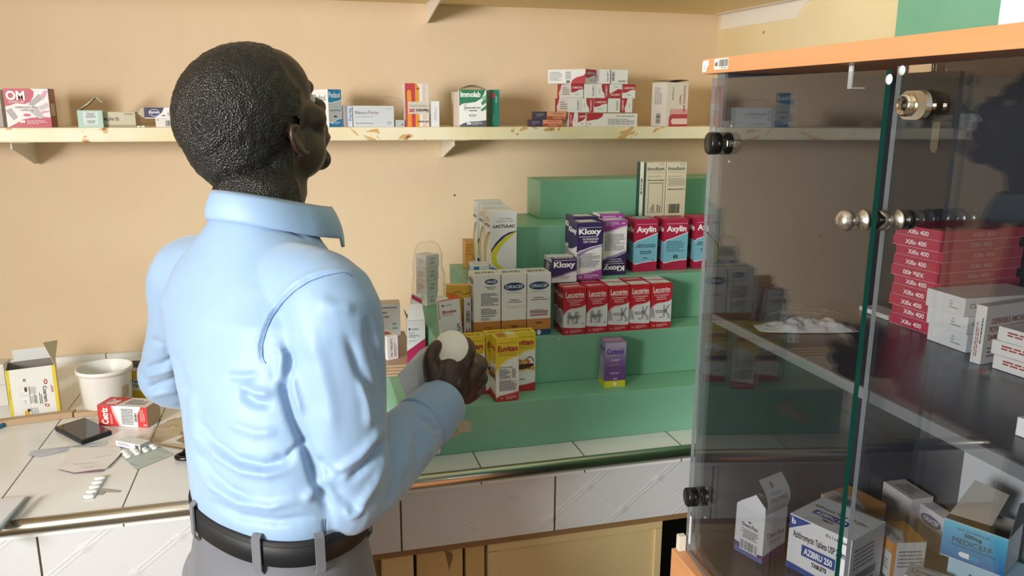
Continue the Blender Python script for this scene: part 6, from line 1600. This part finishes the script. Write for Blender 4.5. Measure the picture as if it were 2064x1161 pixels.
# the folds of the cloth, laid along the creases of the real shirt (surface facing the camera)
PP = np.array([pxl(c) for c in co]); vd = co-CAM; vd /= np.linalg.norm(vd, axis=1)[:, None]
facing = np.clip(-(vd*nn_).sum(1)*2.2, 0, 1)
def crop(*pts): return [(260+.673*a, 380+.673*b) for a, b in pts]
FOLDS = [ # (points, width px, depth mm (+ ridge, - valley))
 (crop((640, 246), (585, 256), (540, 272), (495, 300), (455, 342), (428, 382), (408, 425), (396, 470), (398, 510), (412, 530)), 4.5, -2.6),
 (crop((640, 240), (575, 248), (530, 262), (485, 292), (445, 335), (418, 375), (398, 420), (384, 470), (386, 512)), 6, 1.6),
 (crop((430, 540), (452, 575), (470, 620), (492, 690), (520, 750), (545, 820), (566, 890), (600, 960)), 13, -9),
 (crop((440, 460), (462, 500), (452, 560), (445, 600)), 12, 5), (crop((470, 470), (485, 520), (478, 570), (470, 620)), 10, -5),
 (crop((480, 540), (500, 600), (520, 680)), 14, 4),
 (crop((330, 610), (375, 640), (430, 648)), 13, -6), (crop((330, 585), (380, 610), (435, 618)), 12, 4), (crop((290, 560), (330, 566), (390, 560)), 11, -3.5),
 (crop((205, 690), (250, 760), (320, 812), (400, 832), (470, 818), (505, 792)), 12, -6), (crop((215, 720), (270, 800), (340, 845), (420, 856), (480, 842)), 13, 4.5),
 (crop((430, 800), (470, 806), (500, 776), (530, 750)), 8, -4),
 (crop((200, 780), (240, 850), (300, 905), (370, 935)), 12, -4.5), (crop((205, 820), (250, 890), (330, 940), (420, 955), (520, 930)), 12, 3.5), (crop((235, 930), (330, 985), (440, 1000), (560, 985)), 11, -4),
 (crop((520, 940), (560, 900), (580, 860)), 14, 4), (crop((300, 700), (380, 730), (450, 728)), 14, 3),
 (crop((585, 990), (588, 1040), (586, 1080)), 4, -1.6),
 (crop((160, 590), (190, 640), (200, 720), (215, 790)), 14, 3), (crop((120, 480), (150, 560), (180, 640)), 18, -4),
 # right sleeve
 (crop((560, 330), (620, 360), (680, 360)), 18, 2.5), (crop((540, 420), (570, 520), (600, 640), (610, 760)), 22, 3), (crop((650, 430), (690, 540), (730, 620), (745, 700)), 14, -4),
 (crop((690, 560), (715, 640), (720, 720)), 12, 3.5),
 (crop((770, 735), (745, 790), (700, 840), (650, 880)), 11, -6), (crop((760, 700), (740, 740), (690, 800), (620, 850), (590, 860)), 12, 4.5), (crop((775, 760), (765, 820), (740, 880), (700, 940), (680, 990)), 13, 4.5),
 (crop((790, 770), (800, 850), (790, 920), (760, 960)), 11, -5), (crop((600, 880), (640, 930), (690, 960), (700, 990)), 14, -4), (crop((560, 800), (600, 850), (650, 860)), 12, -4),
 (crop((640, 960), (665, 985), (690, 975), (705, 950)), 8, 3),
 (crop((850, 700), (870, 760), (868, 830), (840, 890)), 10, -4), (crop((880, 700), (905, 760), (905, 820)), 10, 3), (crop((830, 720), (835, 790), (820, 860)), 10, 3),
 (crop((860, 672), (905, 700), (930, 730)), 6, -3.5),
 # chest side and left sleeve
 (crop((715, 380), (735, 470), (760, 560), (775, 650)), 14, -5), (crop((735, 420), (765, 540), (785, 640)), 12, 4), 
 (crop((45, 540), (90, 530), (140, 510)), 9, -4), (crop((45, 560), (95, 552), (150, 540)), 8, 3), (crop((50, 600), (100, 585), (165, 570)), 9, -5), (crop((50, 625), (110, 612), (165, 604)), 8, 3.5), (crop((60, 450), (100, 470), (120, 500)), 9, -3),
 # yoke
 (crop((262, 85), (380, 98), (470, 118), (540, 152)), 5, -1.5),
]
depthf = np.linalg.norm(co-CAM, axis=1)
disp = np.zeros(len(co))
for pts, wpx, mm in FOLDS:
    best = np.full(len(co), 1e9); par = np.zeros(len(co)); pts = np.array(pts); Ls = np.linalg.norm(np.diff(pts, axis=0), axis=1); tot = Ls.sum(); acc = 0
    bb = (PP[:, 0] > pts[:, 0].min()-60) & (PP[:, 0] < pts[:, 0].max()+60) & (PP[:, 1] > pts[:, 1].min()-60) & (PP[:, 1] < pts[:, 1].max()+60)
    ix = np.where(bb & (facing > 0))[0]
    b = np.full(len(ix), 1e9); pr = np.zeros(len(ix))
    for i in range(len(pts)-1):
        a = pts[i]; d = pts[i+1]-a; L = Ls[i]
        tt = np.clip(((PP[ix]-a) @ d)/(L*L), 0, 1); dist = np.linalg.norm(PP[ix]-(a+tt[:, None]*d), axis=1)
        g = dist < b; b[g] = dist[g]; pr[g] = (acc+tt[g]*L)/tot; acc += L
    env = np.clip(np.minimum(pr, 1-pr)*5, 0, 1) if wpx > 6 else np.clip(np.minimum(pr, 1-pr)*12, 0, 1)
    wpx_ = wpx*(.78 if wpx > 6 else .8); disp[ix] += 1.25*mm*.001*np.exp(-(b/wpx_)**2)*(.1+.9*env)*facing[ix]
lown = np.array([noise.noise(Vector((p[0]*9, p[1]*9, p[2]*14)))+.5*noise.noise(Vector((p[0]*22, p[1]*22, p[2]*30+5))) for p in co])
disp += lown*.0022*np.clip((1.33-co[:, 2])*12, 0, 1)
co = co+nn_*disp[:, None]
vset(me, co)
for p_ in me.polygons: p_.use_smooth = True
shirt = bpy.data.objects.new('shirt', me); COL.objects.link(shirt); shirt.parent = person; shirt['label'] = 'light blue long-sleeved shirt'
# stitched seams lying on the cloth
PP = np.array([pxl(c) for c in co]); dc = np.linalg.norm(co-CAM, axis=1)
def seam(pts, r=.0007):
    P = []; pts = [np.array(p) for p in pts]
    for i in range(len(pts)-1):
        for k in range(6):
            q = pts[i]*(1-k/6)+pts[i+1]*k/6; dd = np.linalg.norm(PP-q, axis=1); ix = np.where((dd < 7))[0]
            if not len(ix): continue
            ix = ix[dc[ix] < dc[ix].min()+.02]; ix = ix[np.argsort(dd[ix])][:4]
            P.append(atd(q[0], q[1], float(((co[ix]-CAM) @ _fw).mean())-.0004))
    P = np.array(P)
    for _ in range(3): P[1:-1] = (P[:-2]+2*P[1:-1]+P[2:])/4
    mb = MB(); mb.tube([tuple(p) for p in P], r, mat('seam thread', '#5f7fa8', .8), 6)
    o = mb.build('seam'); o.parent = shirt
seam(crop((668, 262), (640, 250), (585, 262), (540, 277), (495, 306), (455, 347), (428, 386), (410, 428), (399, 470), (400, 508), (412, 528)))
seam(crop((587, 990), (588, 1035), (586, 1075)), .0005)

# collar: folded band round the neck, high at the nape and falling to its points
mb = MB()
CCo = V3(-.046, 1.100, 1.376)
def coll(u, v):
    q = math.radians(-158+316*u)              # 0 = nape, goes round both sides
    d = -F_*math.cos(q)+R_*math.sin(q)
    front = (1-math.cos(q))/2                 # 0 at nape, 1 at throat
    zt = .022-.034*front; zb = -.014-.042*front-(.012 if abs(q) > 2.3 else 0)*1
    if v < .5: s_ = v*2; r = .0570+.002*s_; z = -.022+(zt+.022)*s_-.03*front*(1-s_)
    else: s_ = (v-.5)*2; r = .0590+.010*s_+.003*math.sin(math.pi*s_); z = zt+(zb-zt)*s_
    rr = r*(1.0+.06*abs(math.cos(q))+.42*front**2)
    return tuple(CCo+d*rr+F_*.010*front+U_*z)
mb.sheet(coll, 72, 14, M_shirt)
cl = mb.build('collar'); cl.parent = shirt
so = cl.modifiers.new('t', 'SOLIDIFY'); so.thickness = .0022; so.offset = 0
# cuff
def cuffobj(A, B, r0, r1, name):
    mb = MB(); d = (B-A)/np.linalg.norm(B-A); a = np.cross(d, U_); a /= np.linalg.norm(a); b = np.cross(d, a)
    secs = [(0, r0*.9), (.02, r0), (.10, r0*1.02), (.9, r1*1.01), (.98, r1), (1, r1*.95), (.98, r1*.90), (.5, r1*.88)]
    V = []; n = 40
    for t, r in secs:
        for k in range(n):
            q = 2*math.pi*k/n; w_ = 1+.03*math.sin(3*q+t*4)
            V.append(tuple(A+(B-A)*t+(a*math.cos(q)+b*math.sin(q))*r*w_))
    mb.mesh(V, [(i*n+k, i*n+(k+1) % n, (i+1)*n+(k+1) % n, (i+1)*n+k) for i in range(len(secs)-1) for k in range(n)], M_shirt, True)
    o = mb.build('cuff'); o.parent = shirt; return o, a, b, d
cf, a, b, d = cuffobj(ELr+fR*.70, ELr+fR*.985, .0425, .0390, 'cuff')
mb = MB(); Q = ELr+fR*.74+(-_u2*.036+_r2*.022)-_fw*.012; mb.lathe([(0, .0018), (.0045, .0015), (.005, 0)], C('#c9d3dc'), 14, tuple(Q), tuple(-_fw)); bt = mb.build('button'); bt.parent = cf
cuffobj(ELl+fL*.72, ELl+fL*1.0, .040, .037, 'cuff')

# ---- trousers
mb = MB(); m = M_trou
loft(mb, [(V3(x, y, z), R_*a, F_*b, 2.3) for z, x, y, a, b in ((.79, -.05, .985, .140, .100), (.85, -.05, .985, .143, .105), (.91, -.047, .985, .132, .098), (.975, -.045, .985, .1195, .0880), (1.012, -.045, .985, .1165, .0860))], 44, m)
for h, k, a_ in ((hipR, kR, aR), (hipL, kL, aL)):
    limb(mb, [h-U_*.02, (h+k)/2, k, (k+a_)/2, a_-U_*.01], [.088, .082, .070, .064, .058], m, 26)
me = fuse(mb, 'trousers', .005, 6)
me.materials.clear(); me.materials.append(M_trou)
for p_ in me.polygons: p_.use_smooth = True
tr = bpy.data.objects.new('trousers', me); COL.objects.link(tr); tr.parent = person; tr['label'] = 'grey trousers'
def ring(mb, z0, z1, e0, e1, th, m, cx=-.045, cy=.985, A=.1175, B=.0870, n=96):
    secs = [(z0, e0-.0008), (z0+.0005, e0+th), (z1-.0005, e1+th), (z1, e1-.0008)]
    V = []
    for z, e in secs:
        for k in range(n):
            q = 2*math.pi*k/n; cc, ss = math.cos(q), math.sin(q); x = (A+e)*math.copysign(abs(cc)**(2/2.3), cc); y = (B+e)*math.copysign(abs(ss)**(2/2.3), ss)
            V.append(tuple(V3(cx, cy, z-.06*x)+R_*x+F_*y))
    mb.mesh(V, [(i*n+k, i*n+(k+1) % n, (i+1)*n+(k+1) % n, (i+1)*n+k) for i in range(3) for k in range(n)], m, True)
mb = MB(); ring(mb, .984, 1.015, .0022, .0012, .0035, M_belt); bl = mb.build('belt'); bl.parent = tr; bl['label'] = 'black leather belt'
mb = MB(); ring(mb, 1.009, 1.0115, .0048, .0048, .0007, M_belt); mb.build('stitched_edge').parent = bl
for q_ in (-158, -112, -62, -20, 35, 90, 150):
    q = math.radians(q_); cc, ss = math.cos(q), math.sin(q); A, B = .1175+.0062, .0870+.0062
    p = V3(-.045, .985, 0)+R_*A*math.copysign(abs(cc)**(2/2.3), cc)+F_*B*math.copysign(abs(ss)**(2/2.3), ss)
    p[2] -= .06*A*math.copysign(abs(cc)**(2/2.3), cc); nr = R_*cc/A+F_*ss/B; nr /= np.linalg.norm(nr); tg = np.cross(U_, nr)
    mb = MB(); V = []
    for z, o_ in ((.972, -.004), (.979, .0008), (1.019, .0004), (1.023, -.004)):
        for s_, t_ in ((-1, 0), (1, 0), (1, .0022), (-1, .0022)): V.append(tuple(p+tg*s_*.0055+nr*(o_+t_)+U_*z))
    mb.mesh(V, [(i*4+k, i*4+(k+1) % 4, (i+1)*4+(k+1) % 4, (i+1)*4+k) for i in range(3) for k in range(4)]+[(0, 1, 2, 3)[::-1], (12, 13, 14, 15)], M_trou)
    mb.build('belt_loop').parent = tr
# shoes
for a_ in (aR, aL):
    mb = MB(); fl = V3(a_[0], a_[1], 0)
    limb(mb, [fl-F_*.035+U_*.045, fl+F_*.05+U_*.042, fl+F_*.15+U_*.034], [.042, .041, .033], M_belt, 20); mb.v = [(x, y, max(z, .003)) for x, y, z in mb.v]
    o = mb.build('shoe'); o.parent = person; o['label'] = 'black leather shoe'

# ---- what the hand holds
JC = HP(911, 703, 1.178)
ax_ = (HP(902, 706, 1.195)-HP(912, 760, 1.235)); ax_ /= np.linalg.norm(ax_)
jar = empty('medicine_jar', tuple(JC), 'small white round-lidded jar held in the raised hand', 'jar')
mb = MB(); rj = .0250; mb.lathe([(0, .0), (rj*.93, 0), (rj, .0016), (rj, .0115), (rj*.97, .0128), (0, .0132)], C('#f0eee2'), 44, tuple(JC), tuple(-_fw*.80+ax_*.55)); child(mb, 'lid', jar, 'creamy white round lid')
mb = MB(); dj = -(-_fw*.80+ax_*.55); dj /= np.linalg.norm(dj); mb.lathe([(rj*.95, .0002), (rj*.93, .010), (rj*.93, .026), (rj*.88, .030), (0, .030)], C('#e3e1d8'), 40, tuple(JC), tuple(dj)); child(mb, 'jar_body', jar)
# white card envelope between palm and thumb
mb = MB(); Q = [HP(801, 756, 1.175), HP(846, 706, 1.185), HP(864, 702, 1.185), HP(872, 740, 1.19), HP(872, 800, 1.185), HP(838, 852, 1.17)]
mb.slab([tuple(q) for q in Q], .0012, C('#dcdcdf'))
mb.slab([tuple(q-_fw*.0016) for q in (HP(846, 706, 1.185), HP(864, 696, 1.185), HP(870, 740, 1.188), HP(862, 722, 1.186))], .0005, C('#f0f1f3'))
cardo = tag(mb.build('paper_envelope'), 'white folded card held against the palm beside the jar', 'card')
